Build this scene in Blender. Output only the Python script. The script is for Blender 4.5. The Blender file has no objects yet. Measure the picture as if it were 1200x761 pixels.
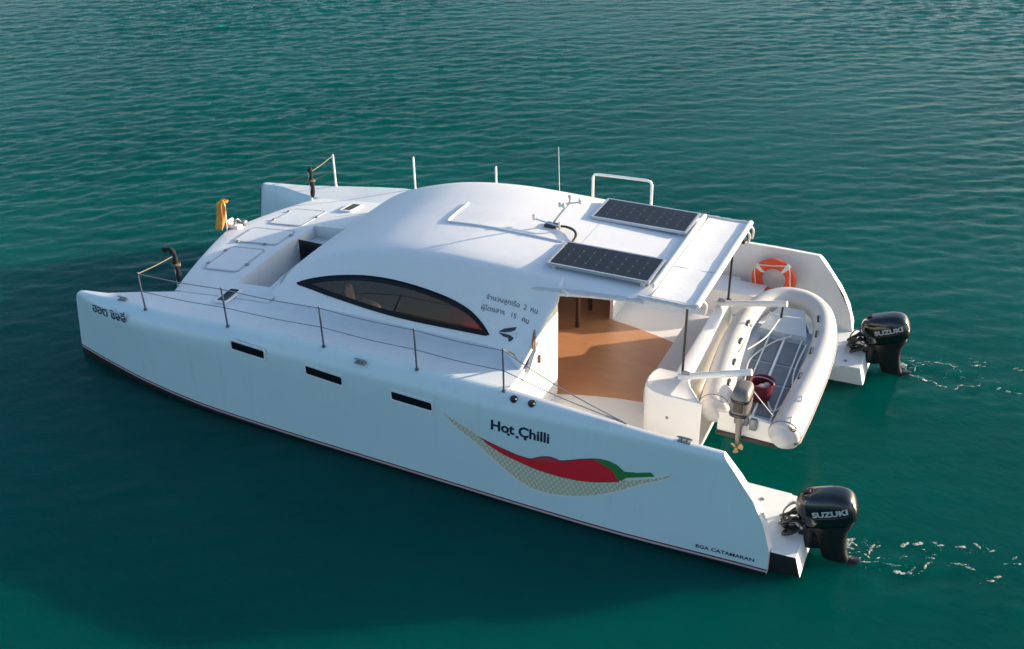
import bpy, bmesh, math, random
import numpy as np
from mathutils import Vector, Matrix

random.seed(7)
rng = np.random.default_rng(11)
R = math.radians
scene = bpy.context.scene
COL = scene.collection

# ------------------------------------------------------------------ camera
cam_d = bpy.data.cameras.new("camera")
cam_d.sensor_width = 36.0
cam_d.lens = 37.22
cam_d.clip_start = 0.1
cam_d.clip_end = 12000
cam = bpy.data.objects.new("camera", cam_d)
COL.objects.link(cam)
rgt = Vector((0.90575, 0.42346, -0.01691)); upv = Vector((-0.19936, 0.46093, 0.86475)); fwd = Vector((-0.37399, 0.77988, -0.50191))
mw = Matrix((rgt, upv, -fwd)).transposed().to_4x4()
mw.translation = Vector((13.1482, -10.3685, 9.4735))
cam.matrix_world = mw
scene.camera = cam

# ------------------------------------------------------------------ sky, sun, exposure
SUN_AZ, SUN_EL = 37.0, 12.9            # azimuth from +X (stern) towards +Y (starboard)
sunv = Vector((math.cos(R(SUN_EL)) * math.cos(R(SUN_AZ)), math.cos(R(SUN_EL)) * math.sin(R(SUN_AZ)), math.sin(R(SUN_EL))))
world = bpy.data.worlds.new("World"); scene.world = world
world.use_nodes = True
wn = world.node_tree; wn.nodes.clear()
wo = wn.nodes.new("ShaderNodeOutputWorld"); wb_ = wn.nodes.new("ShaderNodeBackground"); sky = wn.nodes.new("ShaderNodeTexSky")
sky.sky_type = 'NISHITA'; sky.sun_disc = False
sky.sun_elevation = R(SUN_EL); sky.sun_rotation = R(90 - SUN_AZ)
sky.air_density = 1.0; sky.dust_density = 2.4; sky.ozone_density = 2.0
wb_.inputs["Strength"].default_value = 0.15
wn.links.new(sky.outputs[0], wb_.inputs[0]); wn.links.new(wb_.outputs[0], wo.inputs[0])
sl = bpy.data.lights.new("sun", 'SUN'); sl.energy = 5.0; sl.angle = R(0.6); sl.color = (1.0, 0.80, 0.60)
so = bpy.data.objects.new("sun", sl); COL.objects.link(so)
so.rotation_euler = sunv.to_track_quat('Z', 'Y').to_euler()
scene.view_settings.view_transform = 'Standard'
scene.view_settings.look = 'None'
scene.view_settings.exposure = 0.99
scene.view_settings.gamma = 1.0
scene.view_settings.use_curve_mapping = False

DATA = {'bga': [(10.763, 0.096), (11.51, 0.116)],
 'calyx': [(9.33, 1.066), (9.498, 1.101), (9.641, 1.074), (9.744, 1.005), (9.796, 0.943), (9.726, 0.86), (9.655, 0.879), (9.616, 0.952), (9.532, 1.012), (9.417, 1.041)],
 'chilli': [(7.672, 0.944), (7.813, 0.9), (8.032, 0.852), (8.248, 0.814), (8.446, 0.81), (8.549, 0.872), (8.667, 0.919), (8.771, 0.927), (8.86, 0.905), (8.99, 0.949),
            (9.132, 1.009), (9.301, 1.064), (9.414, 1.09), (9.555, 1.09), (9.671, 1.046), (9.707, 0.932), (9.686, 0.838), (9.548, 0.791), (9.323, 0.724), (9.121, 0.689),
            (8.886, 0.673), (8.677, 0.675), (8.465, 0.693), (8.25, 0.733), (8.033, 0.777), (7.814, 0.861)],
 'dots': [(8.103, 1.097), (8.231, 1.092), (8.352, 1.094)],
 'foam': [(12.56, 5.7, -0.34, 0.18, 0.1), (12.63, 5.61, -0.93, 0.2, 0.05), (12.72, 5.48, -0.8, 0.2, 0.04), (12.81, 5.44, -0.19, 0.12, 0.04), (12.91, 5.4, 0.02, 0.1, 0.03),
          (13.01, 5.4, 0.0, 0.14, 0.04), (13.16, 5.34, -0.75, 0.12, 0.03), (13.24, 5.31, 0.0, 0.12, 0.035), (12.68, 5.85, 0.73, 0.12, 0.03), (12.75, 5.78, -0.93, 0.1, 0.025),
          (12.78, 5.65, -1.45, 0.1, 0.025), (12.71, 5.68, 0.42, 0.06, 0.03), (12.8, 5.85, 0.41, 0.05, 0.03), (12.86, 5.8, 0.42, 0.05, 0.02), (12.96, 5.95, 0.42, 0.07, 0.04),
          (13.09, 5.99, 0.41, 0.09, 0.04), (13.2, 6.0, 0.42, 0.05, 0.025), (13.32, 6.01, 0.0, 0.13, 0.05), (13.41, 6.0, 0.42, 0.05, 0.03), (13.45, 5.86, -0.97, 0.05, 0.02),
          (13.52, 5.72, 0.43, 0.06, 0.025), (13.45, 5.31, 0.94, 0.08, 0.025), (13.52, 5.39, 0.41, 0.09, 0.03), (13.65, 5.45, 0.24, 0.09, 0.04), (13.78, 5.52, 0.41, 0.06, 0.04),
          (14.06, 5.56, 0.41, 0.06, 0.035), (14.21, 5.53, 0.42, 0.06, 0.05), (14.35, 5.55, 0.41, 0.09, 0.04), (13.68, 6.14, 0.42, 0.16, 0.03), (13.68, 6.27, 0.41, 0.08, 0.04),
          (13.8, 6.3, 0.4, 0.05, 0.03), (13.79, 6.15, 0.39, 0.05, 0.02), (14.27, 6.3, 0.42, 0.1, 0.04), (14.37, 6.3, 0.4, 0.07, 0.03), (13.83, 5.81, 0.4, 0.05, 0.02),
          (13.27, 5.58, 0.41, 0.04, 0.015), (13.59, 6.35, 0.42, 0.05, 0.02), (14.04, 5.73, 0.4, 0.04, 0.02), (12.48, 0.92, -0.03, 0.16, 0.09), (12.53, 1.0, 0.69, 0.14, 0.05),
          (12.58, 0.96, -0.43, 0.14, 0.04), (12.54, 0.85, -0.03, 0.12, 0.04), (12.54, 0.76, 0.41, 0.06, 0.02), (12.64, 0.67, 0.13, 0.18, 0.045), (12.66, 0.8, 0.45, 0.05, 0.02),
          (12.8, 0.65, 0.1, 0.1, 0.035), (12.74, 1.02, -0.55, 0.1, 0.02), (12.81, 0.97, 1.53, 0.14, 0.035), (12.8, 0.88, 1.53, 0.12, 0.03), (12.78, 0.77, -1.2, 0.07, 0.03),
          (12.88, 1.03, 0.8, 0.08, 0.04), (12.93, 0.79, 0.45, 0.05, 0.03), (12.92, 0.68, 0.42, 0.07, 0.02), (13.08, 0.74, 0.13, 0.08, 0.03), (13.16, 0.75, 0.41, 0.09, 0.02),
          (13.25, 0.67, 0.42, 0.2, 0.05), (13.34, 0.78, 1.03, 0.07, 0.025), (13.2, 1.2, 0.67, 0.13, 0.05), (13.35, 1.29, 0.44, 0.13, 0.06), (13.53, 1.38, -0.21, 0.07, 0.03),
          (13.62, 1.38, 0.1, 0.09, 0.05), (13.49, 0.91, 1.41, 0.13, 0.03), (13.46, 0.8, 0.42, 0.06, 0.02), (13.53, 1.06, 0.42, 0.06, 0.03), (13.54, 1.16, 0.41, 0.06, 0.025),
          (13.86, 1.1, 0.13, 0.17, 0.035), (13.99, 1.09, -0.23, 0.09, 0.04), (13.85, 1.45, 0.41, 0.08, 0.035), (14.04, 1.56, -0.98, 0.09, 0.05), (14.19, 1.54, -0.84, 0.06, 0.03),
          (14.23, 1.53, 0.95, 0.08, 0.04), (14.28, 0.96, 0.39, 0.06, 0.04), (14.23, 0.95, 0.42, 0.04, 0.025), (14.32, 1.07, 0.42, 0.06, 0.05), (14.4, 1.34, 0.42, 0.04, 0.03),
          (14.51, 1.49, 0.42, 0.05, 0.04), (14.55, 1.42, 0.41, 0.04, 0.03), (13.21, 0.94, 0.44, 0.06, 0.02), (13.43, 1.19, 0.44, 0.03, 0.015), (13.96, 1.37, 0.41, 0.03, 0.015),
          (14.5, 1.39, 0.42, 0.03, 0.02)],
 'hammock': [(7.116, 1.164), (7.339, 0.988), (7.625, 0.839), (7.847, 0.69), (8.037, 0.565), (8.259, 0.434), (8.508, 0.362), (8.751, 0.362), (9.019, 0.413), (9.279, 0.493),
             (9.504, 0.594), (9.723, 0.717), (9.989, 0.89), (10.199, 0.999), (10.328, 1.078), (10.414, 1.161), (10.248, 1.06), (10.091, 0.989), (9.876, 0.907), (9.685, 0.845),
             (9.435, 0.77), (9.149, 0.717), (8.856, 0.687), (8.616, 0.699), (8.373, 0.73), (8.126, 0.788), (7.907, 0.861), (7.672, 0.951), (7.403, 1.055)],
 'highlight': [(8.485, 0.815), (8.579, 0.875), (8.682, 0.911), (8.771, 0.914), (8.846, 0.891), (8.73, 0.848), (8.581, 0.818)],
 'hot': [(7.841, 1.112), (8.696, 1.127), (7.84, 1.249), (8.69, 1.266)],
 'hwin': [[(3.551, 1.454), (4.137, 1.422), (4.132, 1.289), (3.541, 1.318)], [(4.864, 1.355), (5.478, 1.311), (5.475, 1.183), (4.865, 1.227)],
          [(6.293, 1.297), (6.93, 1.272), (6.941, 1.153), (6.301, 1.175)]],
 'stem': [(9.736, 0.997), (9.922, 1.032), (10.099, 1.09), (10.146, 1.046), (9.954, 0.983), (9.791, 0.926)],
 'thaibow': [(0.385, 1.102), (1.271, 1.193), (0.466, 1.321), (1.373, 1.457)],
 'win': [(3.805, 1.829), (3.971, 1.91), (4.192, 1.992), (4.505, 2.086), (4.814, 2.153), (5.119, 2.208), (5.495, 2.237), (5.863, 2.234), (6.228, 2.206), (6.588, 2.155),
         (6.879, 2.068), (7.058, 1.961), (7.183, 1.855), (7.265, 1.753), (6.925, 1.746), (6.508, 1.735), (6.084, 1.726), (5.648, 1.727), (5.197, 1.75), (4.732, 1.783),
         (4.411, 1.805), (4.109, 1.828)]}


# ------------------------------------------------------------------ helpers
ORG = {}
def org_of(o):
    return ORG.get(o.name, Vector((0, 0, 0))) if o else Vector((0, 0, 0))

def tag(o, label=None, cat=None, group=None, kind=None):
    if label: o["label"] = label
    if cat: o["category"] = cat
    if group: o["group"] = group
    if kind: o["kind"] = kind
    return o

def empty(name, loc, parent=None, label=None, cat=None, group=None):
    o = bpy.data.objects.new(name, None); COL.objects.link(o)
    o.empty_display_size = 0.2
    o.location = Vector(loc) - org_of(parent)
    if parent: o.parent = parent
    ORG[o.name] = Vector(loc)
    return tag(o, label, cat, group)

class MB:
    """collects world-space geometry for ONE mesh object"""
    def __init__(s): s.V = []; s.F = []; s.M = []
    def add(s, V, F, m=0):
        b = len(s.V); s.V += [tuple(map(float, v)) for v in V]
        for f in F: s.F.append(tuple(b + i for i in f)); s.M.append(m)
        return s
    def box(s, lo, hi, m=0):
        x0, y0, z0 = lo; x1, y1, z1 = hi
        V = [(x0,y0,z0),(x1,y0,z0),(x1,y1,z0),(x0,y1,z0),(x0,y0,z1),(x1,y0,z1),(x1,y1,z1),(x0,y1,z1)]
        return s.add(V, [(0,3,2,1),(4,5,6,7),(0,1,5,4),(1,2,6,5),(2,3,7,6),(3,0,4,7)], m)
    def rbox(s, c, size, r, seg=2, mat=None, m=0):
        bm = bmesh.new(); bmesh.ops.create_cube(bm, size=1.0)
        for v in bm.verts: v.co = Vector((v.co.x*size[0], v.co.y*size[1], v.co.z*size[2]))
        if r > 0: bmesh.ops.bevel(bm, geom=list(bm.edges), offset=r, segments=seg, profile=0.5, affect='EDGES')
        bm.verts.ensure_lookup_table(); bm.verts.index_update()
        V = [(mat @ v.co if mat else v.co) + Vector(c) for v in bm.verts]
        F = [tuple(v.index for v in f.verts) for f in bm.faces]; bm.free()
        return s.add(V, F, m)
    def tube(s, path, r, n=8, closed=False, caps=True, m=0, sy=1.0):
        P = [Vector(p) for p in path]; k = len(P)
        rad = r if hasattr(r, '__len__') else [r]*k
        T = []
        for i in range(k):
            a = P[(i-1) % k] if (closed or i > 0) else P[i]
            b = P[(i+1) % k] if (closed or i < k-1) else P[i]
            T.append((b-a).normalized())
        u = Vector((0,0,1)) if abs(T[0].z) < .9 else Vector((1,0,0))
        u = (u - T[0]*u.dot(T[0])).normalized()
        rings = []
        for i in range(k):
            u = (u - T[i]*u.dot(T[i])).normalized(); w = T[i].cross(u)
            rings.append([P[i] + (w*math.cos(2*math.pi*j/n) + u*math.sin(2*math.pi*j/n)*sy)*rad[i] for j in range(n)])
        V = [v for ring in rings for v in ring]; F = []
        for i in range(k if closed else k-1):
            i2 = (i+1) % k
            for j in range(n):
                j2 = (j+1) % n
                F.append((i*n+j, i*n+j2, i2*n+j2, i2*n+j))
        if caps and not closed:
            F.append(tuple(reversed(range(n)))); F.append(tuple((k-1)*n+j for j in range(n)))
        return s.add(V, F, m)
    def loft(s, rings, cap0=True, cap1=True, m=0, wrap=True):
        n = len(rings[0]); V = [v for r_ in rings for v in r_]; F = []
        for i in range(len(rings)-1):
            for j in range(n if wrap else n-1):
                j2 = (j+1) % n
                F.append((i*n+j, i*n+j2, (i+1)*n+j2, (i+1)*n+j))
        if cap0: F.append(tuple(reversed(range(n))))
        if cap1: F.append(tuple((len(rings)-1)*n+j for j in range(n)))
        return s.add(V, F, m)
    def ball(s, c, r, n=12, k=8, m=0, mat=None):
        rr = r if hasattr(r, '__len__') else (r, r, r)
        V = []; F = []
        for i in range(k+1):
            th = math.pi*i/k
            for j in range(n):
                ph = 2*math.pi*j/n
                p = Vector((rr[0]*math.sin(th)*math.cos(ph), rr[1]*math.sin(th)*math.sin(ph), rr[2]*math.cos(th)))
                V.append((mat @ p if mat else p) + Vector(c))
        for i in range(k):
            for j in range(n): F.append((i*n+j, (i+1)*n+j, (i+1)*n+(j+1) % n, i*n+(j+1) % n))
        return s.add(V, F, m)
    def prism(s, poly, fn, d0, d1, m=0):
        """poly: list of (u,v); fn(u,v,d)->point; closed solid between depths d0 and d1"""
        n = len(poly)
        V = [fn(u, v, d0) for u, v in poly] + [fn(u, v, d1) for u, v in poly]
        F = [tuple(range(n)), tuple(reversed(range(n, 2*n)))] + [(i, i+n, (i+1) % n + n, (i+1) % n) for i in range(n)]
        return s.add(V, F, m)
    def build(s, name, mats, parent=None, smooth=True, ang=35, label=None, fix=True, merge=None):
        me = bpy.data.meshes.new(name)
        o0 = org_of(parent)
        me.from_pydata([(v[0]-o0.x, v[1]-o0.y, v[2]-o0.z) for v in s.V], [], s.F)
        for mt in (mats if isinstance(mats, (list, tuple)) else [mats]): me.materials.append(mt)
        me.polygons.foreach_set("material_index", s.M)
        if fix or merge:
            bm = bmesh.new(); bm.from_mesh(me)
            if merge: bmesh.ops.remove_doubles(bm, verts=bm.verts, dist=merge)
            bmesh.ops.recalc_face_normals(bm, faces=bm.faces)
            bm.to_mesh(me); bm.free()
        if smooth:
            me.polygons.foreach_set("use_smooth", [True]*len(me.polygons))
            me.set_sharp_from_angle(angle=R(ang))
        me.update()
        o = bpy.data.objects.new(name, me); COL.objects.link(o)
        if parent: o.parent = parent
        ORG[o.name] = o0
        if label: o["label"] = label
        return o

def sm(x, pts):
    """monotone cubic through (x, y) points"""
    xs = np.array([p[0] for p in pts], float); ys = np.array([p[1] for p in pts], float)
    h = np.diff(xs); d = np.diff(ys)/h; m = np.zeros(len(xs)); m[0] = d[0]; m[-1] = d[-1]
    for i in range(1, len(xs)-1):
        if d[i-1]*d[i] > 0:
            w1 = 2*h[i]+h[i-1]; w2 = h[i]+2*h[i-1]; m[i] = (w1+w2)/(w1/d[i-1]+w2/d[i])
    x = np.clip(x, xs[0], xs[-1]); i = np.clip(np.searchsorted(xs, x)-1, 0, len(xs)-2); t = (x-xs[i])/h[i]
    return (1+2*t)*(1-t)**2*ys[i]+t*(1-t)**2*h[i]*m[i]+t*t*(3-2*t)*ys[i+1]+t*t*(t-1)*h[i]*m[i+1]

def chaikin(pts, n=2):
    for _ in range(n):
        out = []
        for i in range(len(pts)):
            a = pts[i]; b = pts[(i+1) % len(pts)]
            out += [tuple(.75*p+.25*q for p, q in zip(a, b)), tuple(.25*p+.75*q for p, q in zip(a, b))]
        pts = out
    return pts

def catmull(P, k=6):
    P = [Vector(p) for p in P]; out = []
    for i in range(len(P)-1):
        a = P[max(i-1, 0)]; b = P[i]; c = P[i+1]; d = P[min(i+2, len(P)-1)]
        for j in range(k):
            t = j/k
            out.append(.5*((2*b)+(c-a)*t+(2*a-5*b+4*c-d)*t*t+(3*b-a-3*c+d)*t**3))
    out.append(P[-1]); return out

# ------------------------------------------------------------------ materials
def mat(name, col, rough=.5, metal=0.0, coat=0.0, var=0.0, vscale=3.0, bump=0.0, bscale=40.0, spec=.5, var2=None):
    m = bpy.data.materials.new(name); m.use_nodes = True
    nt = m.node_tree; b = nt.nodes["Principled BSDF"]
    b.inputs["Roughness"].default_value = rough; b.inputs["Metallic"].default_value = metal
    b.inputs["Coat Weight"].default_value = coat; b.inputs["Specular IOR Level"].default_value = spec
    b.inputs["Base Color"].default_value = (*col, 1)
    geo = nt.nodes.new("ShaderNodeNewGeometry")
    if var > 0:
        n1 = nt.nodes.new("ShaderNodeTexNoise"); n1.inputs["Scale"].default_value = vscale; n1.inputs["Detail"].default_value = 6; n1.inputs["Roughness"].default_value = .65
        nt.links.new(geo.outputs["Position"], n1.inputs["Vector"])
        rp = nt.nodes.new("ShaderNodeValToRGB"); rp.color_ramp.elements[0].position = .3; rp.color_ramp.elements[1].position = .7
        c2 = var2 if var2 else tuple(c*(1-var) for c in col)
        rp.color_ramp.elements[0].color = (*c2, 1); rp.color_ramp.elements[1].color = (*col, 1)
        nt.links.new(n1.outputs["Fac"], rp.inputs[0]); nt.links.new(rp.outputs[0], b.inputs["Base Color"])
        rm = nt.nodes.new("ShaderNodeMapRange"); rm.inputs["To Min"].default_value = max(0, rough-.08); rm.inputs["To Max"].default_value = min(1, rough+.1)
        nt.links.new(n1.outputs["Fac"], rm.inputs["Value"]); nt.links.new(rm.outputs[0], b.inputs["Roughness"])
    if bump > 0:
        n2 = nt.nodes.new("ShaderNodeTexNoise"); n2.inputs["Scale"].default_value = bscale; n2.inputs["Detail"].default_value = 4
        nt.links.new(geo.outputs["Position"], n2.inputs["Vector"])
        bp = nt.nodes.new("ShaderNodeBump"); bp.inputs["Strength"].default_value = bump; bp.inputs["Distance"].default_value = .01
        nt.links.new(n2.outputs["Fac"], bp.inputs["Height"]); nt.links.new(bp.outputs[0], b.inputs["Normal"])
    return m

HULLW = mat("hull_white_water_cast", (.62, .765, .785), .3, coat=.15, var=.05, vscale=.9, bump=.05, bscale=3.0)  # white hull; teal light reflected off the water is mixed into this colour
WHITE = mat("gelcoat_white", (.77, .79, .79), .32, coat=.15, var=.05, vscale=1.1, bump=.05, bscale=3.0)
DECK = mat("nonskid_deck_white", (.73, .78, .80), .55, var=.07, vscale=2.2, bump=.25, bscale=160)
ROOFM = mat("roof_white", (.77, .79, .80), .5, var=.06, vscale=1.4, bump=.12, bscale=9)
INTW = mat("interior_white", (.74, .71, .67), .5, var=.05)
CREAM = mat("cockpit_white", (.78, .76, .73), .4, var=.06, vscale=2.5)
GREYP = mat("bench_grey_pad", (.50, .51, .54), .7, var=.06, bump=.2, bscale=120)
ANTI = mat("antifouling_black", (.012, .013, .016), .6, var=.3, vscale=5)
MAROON = mat("maroon_stripe", (.10, .02, .025), .4)
PINKS = mat("pale_stripe", (.55, .42, .43), .4)
WOOD = None
STEEL = mat("stainless_steel", (.62, .62, .62), .28, metal=1.0)
POSTG = mat("grey_painted_steel", (.16, .18, .21), .35, metal=.6)
WHITEP = mat("white_painted_tube", (.80, .79, .77), .3, coat=.2)
ROPE = mat("rope_tan", (.24, .20, .13), .9, bump=.5, bscale=200)
ROPEW = mat("rope_white", (.70, .68, .64), .9)
WIRE = mat("lifeline_wire", (.20, .22, .25), .4, metal=.5)
BLACKP = mat("black_plastic", (.012, .012, .014), .35, var=.2, vscale=9)
COWL = mat("cowl_black_gloss", (.006, .007, .009), .16, coat=.6, var=.2, vscale=6)
GASKET = mat("groove_grey", (.42, .44, .47), .7)
HINGE = mat("hinge_grey", (.25, .27, .30), .4, metal=.5)
INK = mat("lettering_ink", (.015, .02, .05), .5)
SILVERT = mat("lettering_silver", (.55, .56, .58), .35, metal=.3)
TUBEM = mat("hypalon_light_grey", (.58, .575, .56), .55, var=.07, vscale=5, bump=.08, bscale=8)
TUBED = mat("hypalon_dark_grey", (.10, .11, .13), .6)
FLOORG = mat("dinghy_floor_grey", (.40, .46, .50), .5, var=.15, vscale=7)
PADG = mat("dinghy_tread_grey", (.17, .20, .23), .7, var=.2, vscale=12, bump=.3, bscale=150)
ORANGE = mat("lifebuoy_orange", (.82, .10, .025), .5, var=.12, vscale=8)
RED = mat("bucket_maroon", (.12, .010, .022), .4, var=.2, vscale=8)
BEANR = mat("beanbag_red", (.90, .02, .06), .7, var=.15, vscale=6)
CUSH = mat("cushion_pale", (.78, .64, .58), .8, var=.1)
YELLOW = mat("flag_yellow", (.80, .44, .05), .7, var=.55, vscale=7, var2=(.66, .14, .03))
BLACKC = mat("black_cloth", (.012, .012, .013), .9, var=.3, vscale=20)
SILVERC = mat("small_motor_cowl_silver", (.20, .185, .175), .4, metal=.3, var=.15, vscale=14)
BRONZE = mat("propeller_bronze", (.32, .22, .12), .5, metal=.5)
BROWNP = mat("dark_brown_post", (.035, .018, .012), .4)
PINKW = mat("saloon_wall_pink", (.20, .145, .13), .6, var=.08)
CELL = mat("solar_cell", (.010, .011, .018), .3, var=.3, vscale=4, spec=.25)
BACKS = mat("solar_grid_line", (.10, .11, .13), .4, spec=.25)
ALU = mat("aluminium_frame", (.62, .63, .65), .35, metal=.8)
CANVAS = mat("awning_canvas_white", (.76, .79, .80), .75, var=.05, bump=.3, bscale=14)
ROLL = mat("rolled_canvas_grey", (.60, .62, .66), .8, var=.2, vscale=9, bump=.6, bscale=30)
HAMM = None
CHRED = mat("emblem_red", (.72, .015, .03), .4)
SHELLDIM = mat("shell_inside_dim", (.035, .033, .038), .8)  # inner shell coloured near black so the cabin's shade is in the colour
CHLITE = mat("emblem_light_red", (.50, .05, .05), .4)
CHGRN = mat("emblem_green", (.03, .20, .05), .4)
CHDK = mat("emblem_dark_green", (.01, .06, .03), .4)
EMW = mat("emblem_white", (.75, .76, .74), .4)
BROWN = mat("bulkhead_brown", (.10, .06, .04), .5)

def add_stains(m, zscale, amt, col):
    nt = m.node_tree; b = nt.nodes["Principled BSDF"]
    src = b.inputs["Base Color"].links[0].from_socket
    geo = nt.nodes.new("ShaderNodeNewGeometry"); mp = nt.nodes.new("ShaderNodeMapping"); mp.inputs["Scale"].default_value = (7, 7, zscale)
    n1 = nt.nodes.new("ShaderNodeTexNoise"); n1.inputs["Scale"].default_value = 1.0; n1.inputs["Detail"].default_value = 5; n1.inputs["Roughness"].default_value = .6
    n2 = nt.nodes.new("ShaderNodeTexNoise"); n2.inputs["Scale"].default_value = .9; n2.inputs["Detail"].default_value = 3
    nt.links.new(geo.outputs["Position"], mp.inputs[0]); nt.links.new(mp.outputs[0], n1.inputs["Vector"]); nt.links.new(geo.outputs["Position"], n2.inputs["Vector"])
    r1 = nt.nodes.new("ShaderNodeMapRange"); r1.inputs["From Min"].default_value = .52; r1.inputs["From Max"].default_value = .75
    r2 = nt.nodes.new("ShaderNodeMapRange"); r2.inputs["From Min"].default_value = .42; r2.inputs["From Max"].default_value = .65; r2.inputs["To Max"].default_value = amt
    nt.links.new(n1.outputs["Fac"], r1.inputs["Value"]); nt.links.new(n2.outputs["Fac"], r2.inputs["Value"])
    mu = nt.nodes.new("ShaderNodeMath"); mu.operation = 'MULTIPLY'; nt.links.new(r1.outputs[0], mu.inputs[0]); nt.links.new(r2.outputs[0], mu.inputs[1])
    mx = nt.nodes.new("ShaderNodeMix"); mx.data_type = 'RGBA'; mx.inputs["B"].default_value = (*col, 1)
    nt.links.new(mu.outputs[0], mx.inputs["Factor"]); nt.links.new(src, mx.inputs["A"]); nt.links.new(mx.outputs["Result"], b.inputs["Base Color"])
add_stains(HULLW, .5, .35, (.42, .50, .48))
add_stains(ROOFM, 7, .30, (.55, .56, .55)); add_stains(DECK, 7, .35, (.52, .53, .52)); add_stains(WHITE, .6, .3, (.55, .54, .50))
def glass(name, tint, alpha, rough=.03):
    m = bpy.data.materials.new(name); m.use_nodes = True; nt = m.node_tree; nt.nodes.clear()
    out = nt.nodes.new("ShaderNodeOutputMaterial"); tr = nt.nodes.new("ShaderNodeBsdfTransparent"); gl = nt.nodes.new("ShaderNodeBsdfGlossy")
    tr.inputs[0].default_value = (*tint, 1); gl.inputs["Roughness"].default_value = rough; gl.inputs[0].default_value = (.9, .9, .9, 1)
    fr = nt.nodes.new("ShaderNodeFresnel"); fr.inputs[0].default_value = 1.45
    mx = nt.nodes.new("ShaderNodeMixShader")
    nt.links.new(fr.outputs[0], mx.inputs[0]); nt.links.new(tr.outputs[0], mx.inputs[1]); nt.links.new(gl.outputs[0], mx.inputs[2]); nt.links.new(mx.outputs[0], out.inputs[0])
    return m
GLASS = glass("tinted_glass", (.27, .24, .29), 1)
DGLASS = mat("dark_hatch_glass", (.006, .009, .014), .25, spec=.25)
FRIT = mat("window_black_border", (.004, .006, .012), .25, spec=.12)

def wood_mat():
    m = bpy.data.materials.new("teak_brown_floor"); m.use_nodes = True; nt = m.node_tree; b = nt.nodes["Principled BSDF"]
    geo = nt.nodes.new("ShaderNodeNewGeometry"); mp = nt.nodes.new("ShaderNodeMapping"); mp.inputs["Scale"].default_value = (1.2, 4, 1)
    nz = nt.nodes.new("ShaderNodeTexNoise"); nz.inputs["Scale"].default_value = 2.2; nz.inputs["Detail"].default_value = 8
    rp = nt.nodes.new("ShaderNodeValToRGB"); rp.color_ramp.elements[0].position = .3; rp.color_ramp.elements[1].position = .72
    rp.color_ramp.elements[0].color = (.46, .225, .105, 1); rp.color_ramp.elements[1].color = (.52, .265, .13, 1)
    nt.links.new(geo.outputs["Position"], mp.inputs[0]); nt.links.new(mp.outputs[0], nz.inputs["Vector"]); nt.links.new(nz.outputs["Fac"], rp.inputs[0]); nt.links.new(rp.outputs[0], b.inputs["Base Color"])
    b.inputs["Roughness"].default_value = .42
    return m
WOOD = wood_mat()

def net_mat():
    m = bpy.data.materials.new("emblem_hammock_net"); m.use_nodes = True; nt = m.node_tree; b = nt.nodes["Principled BSDF"]
    geo = nt.nodes.new("ShaderNodeNewGeometry")
    def wave(rot):
        mp = nt.nodes.new("ShaderNodeMapping"); mp.inputs["Rotation"].default_value = (0, R(rot), 0)
        w = nt.nodes.new("ShaderNodeTexWave"); w.inputs["Scale"].default_value = 5.5; w.inputs["Distortion"].default_value = .6; w.bands_direction = 'X'
        nt.links.new(geo.outputs["Position"], mp.inputs[0]); nt.links.new(mp.outputs[0], w.inputs[0]); return w
    a, c = wave(32), wave(-38)
    mx = nt.nodes.new("ShaderNodeMath"); mx.operation = 'MAXIMUM'
    nt.links.new(a.outputs["Fac"], mx.inputs[0]); nt.links.new(c.outputs["Fac"], mx.inputs[1])
    rp = nt.nodes.new("ShaderNodeValToRGB"); rp.color_ramp.elements[0].position = .55; rp.color_ramp.elements[1].position = .92
    rp.color_ramp.elements[0].color = (.68, .65, .47, 1); rp.color_ramp.elements[1].color = (.46, .46, .34, 1)
    nt.links.new(mx.outputs[0], rp.inputs[0]); nt.links.new(rp.outputs[0], b.inputs["Base Color"]); b.inputs["Roughness"].default_value = .5
    return m
HAMM = net_mat()

# ------------------------------------------------------------------ sea
NW = 84
_lam = np.exp(rng.uniform(np.log(.16), np.log(1.5), NW))
_th = np.arctan2(.90, -.43) + R(12) + rng.normal(0, .48, NW)
_k = 2*np.pi/_lam; _kx = _k*np.cos(_th); _ky = _k*np.sin(_th)
_ph = rng.uniform(0, 2*np.pi, NW)
_amp = .0050*_lam**.72*np.exp(-(_lam/1.3)**2)*rng.uniform(.6, 1.3, NW)
def smooth01(a, b, x):
    t = np.clip((x-a)/(b-a), 0, 1); return t*t*(3-2*t)
def env(x, y):
    calm = .22 + .78*smooth01(-1.5, 9.0, y - .10*x + .0*x)   # the lee beside the boat is smoother
    far = 1 - smooth01(60, 160, np.hypot(x-5, y-5))
    gust = .8 + .25*np.sin(.21*x+.13*y+1.0) + .15*np.sin(.37*x-.29*y)
    wake = sum(np.exp(-((y-yw)/.55)**2)*smooth01(12.3, 12.9, x)*np.exp(-np.clip(x-12.6, 0, 50)/5.0) for yw in (.62, 5.45))
    return (calm*gust+.9*wake)*far
def sea(x, y):
    x = np.asarray(x, float); y = np.asarray(y, float)
    z = np.zeros(x.shape)
    for i in range(NW): z = z + _amp[i]*np.sin(_kx[i]*x+_ky[i]*y+_ph[i])
    return z*env(x, y)
def axis_pts(a, b, step, far):
    core = list(np.arange(a, b+1e-6, step)); lo = []; hi = []
    s = step; p = a
    while p > -far: s *= 1.22; p -= s; lo.append(p)
    s = step; p = core[-1]
    while p < far: s *= 1.22; p += s; hi.append(p)
    return np.array(lo[::-1]+core+hi)
gx = axis_pts(-26, 21, .085, 5000); gy = axis_pts(-8, 37, .085, 5000)
GX, GY = np.meshgrid(gx, gy)
Z = np.zeros(GX.shape); DX = np.zeros(GX.shape); DY = np.zeros(GX.shape); E_ = env(GX, GY)
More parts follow.
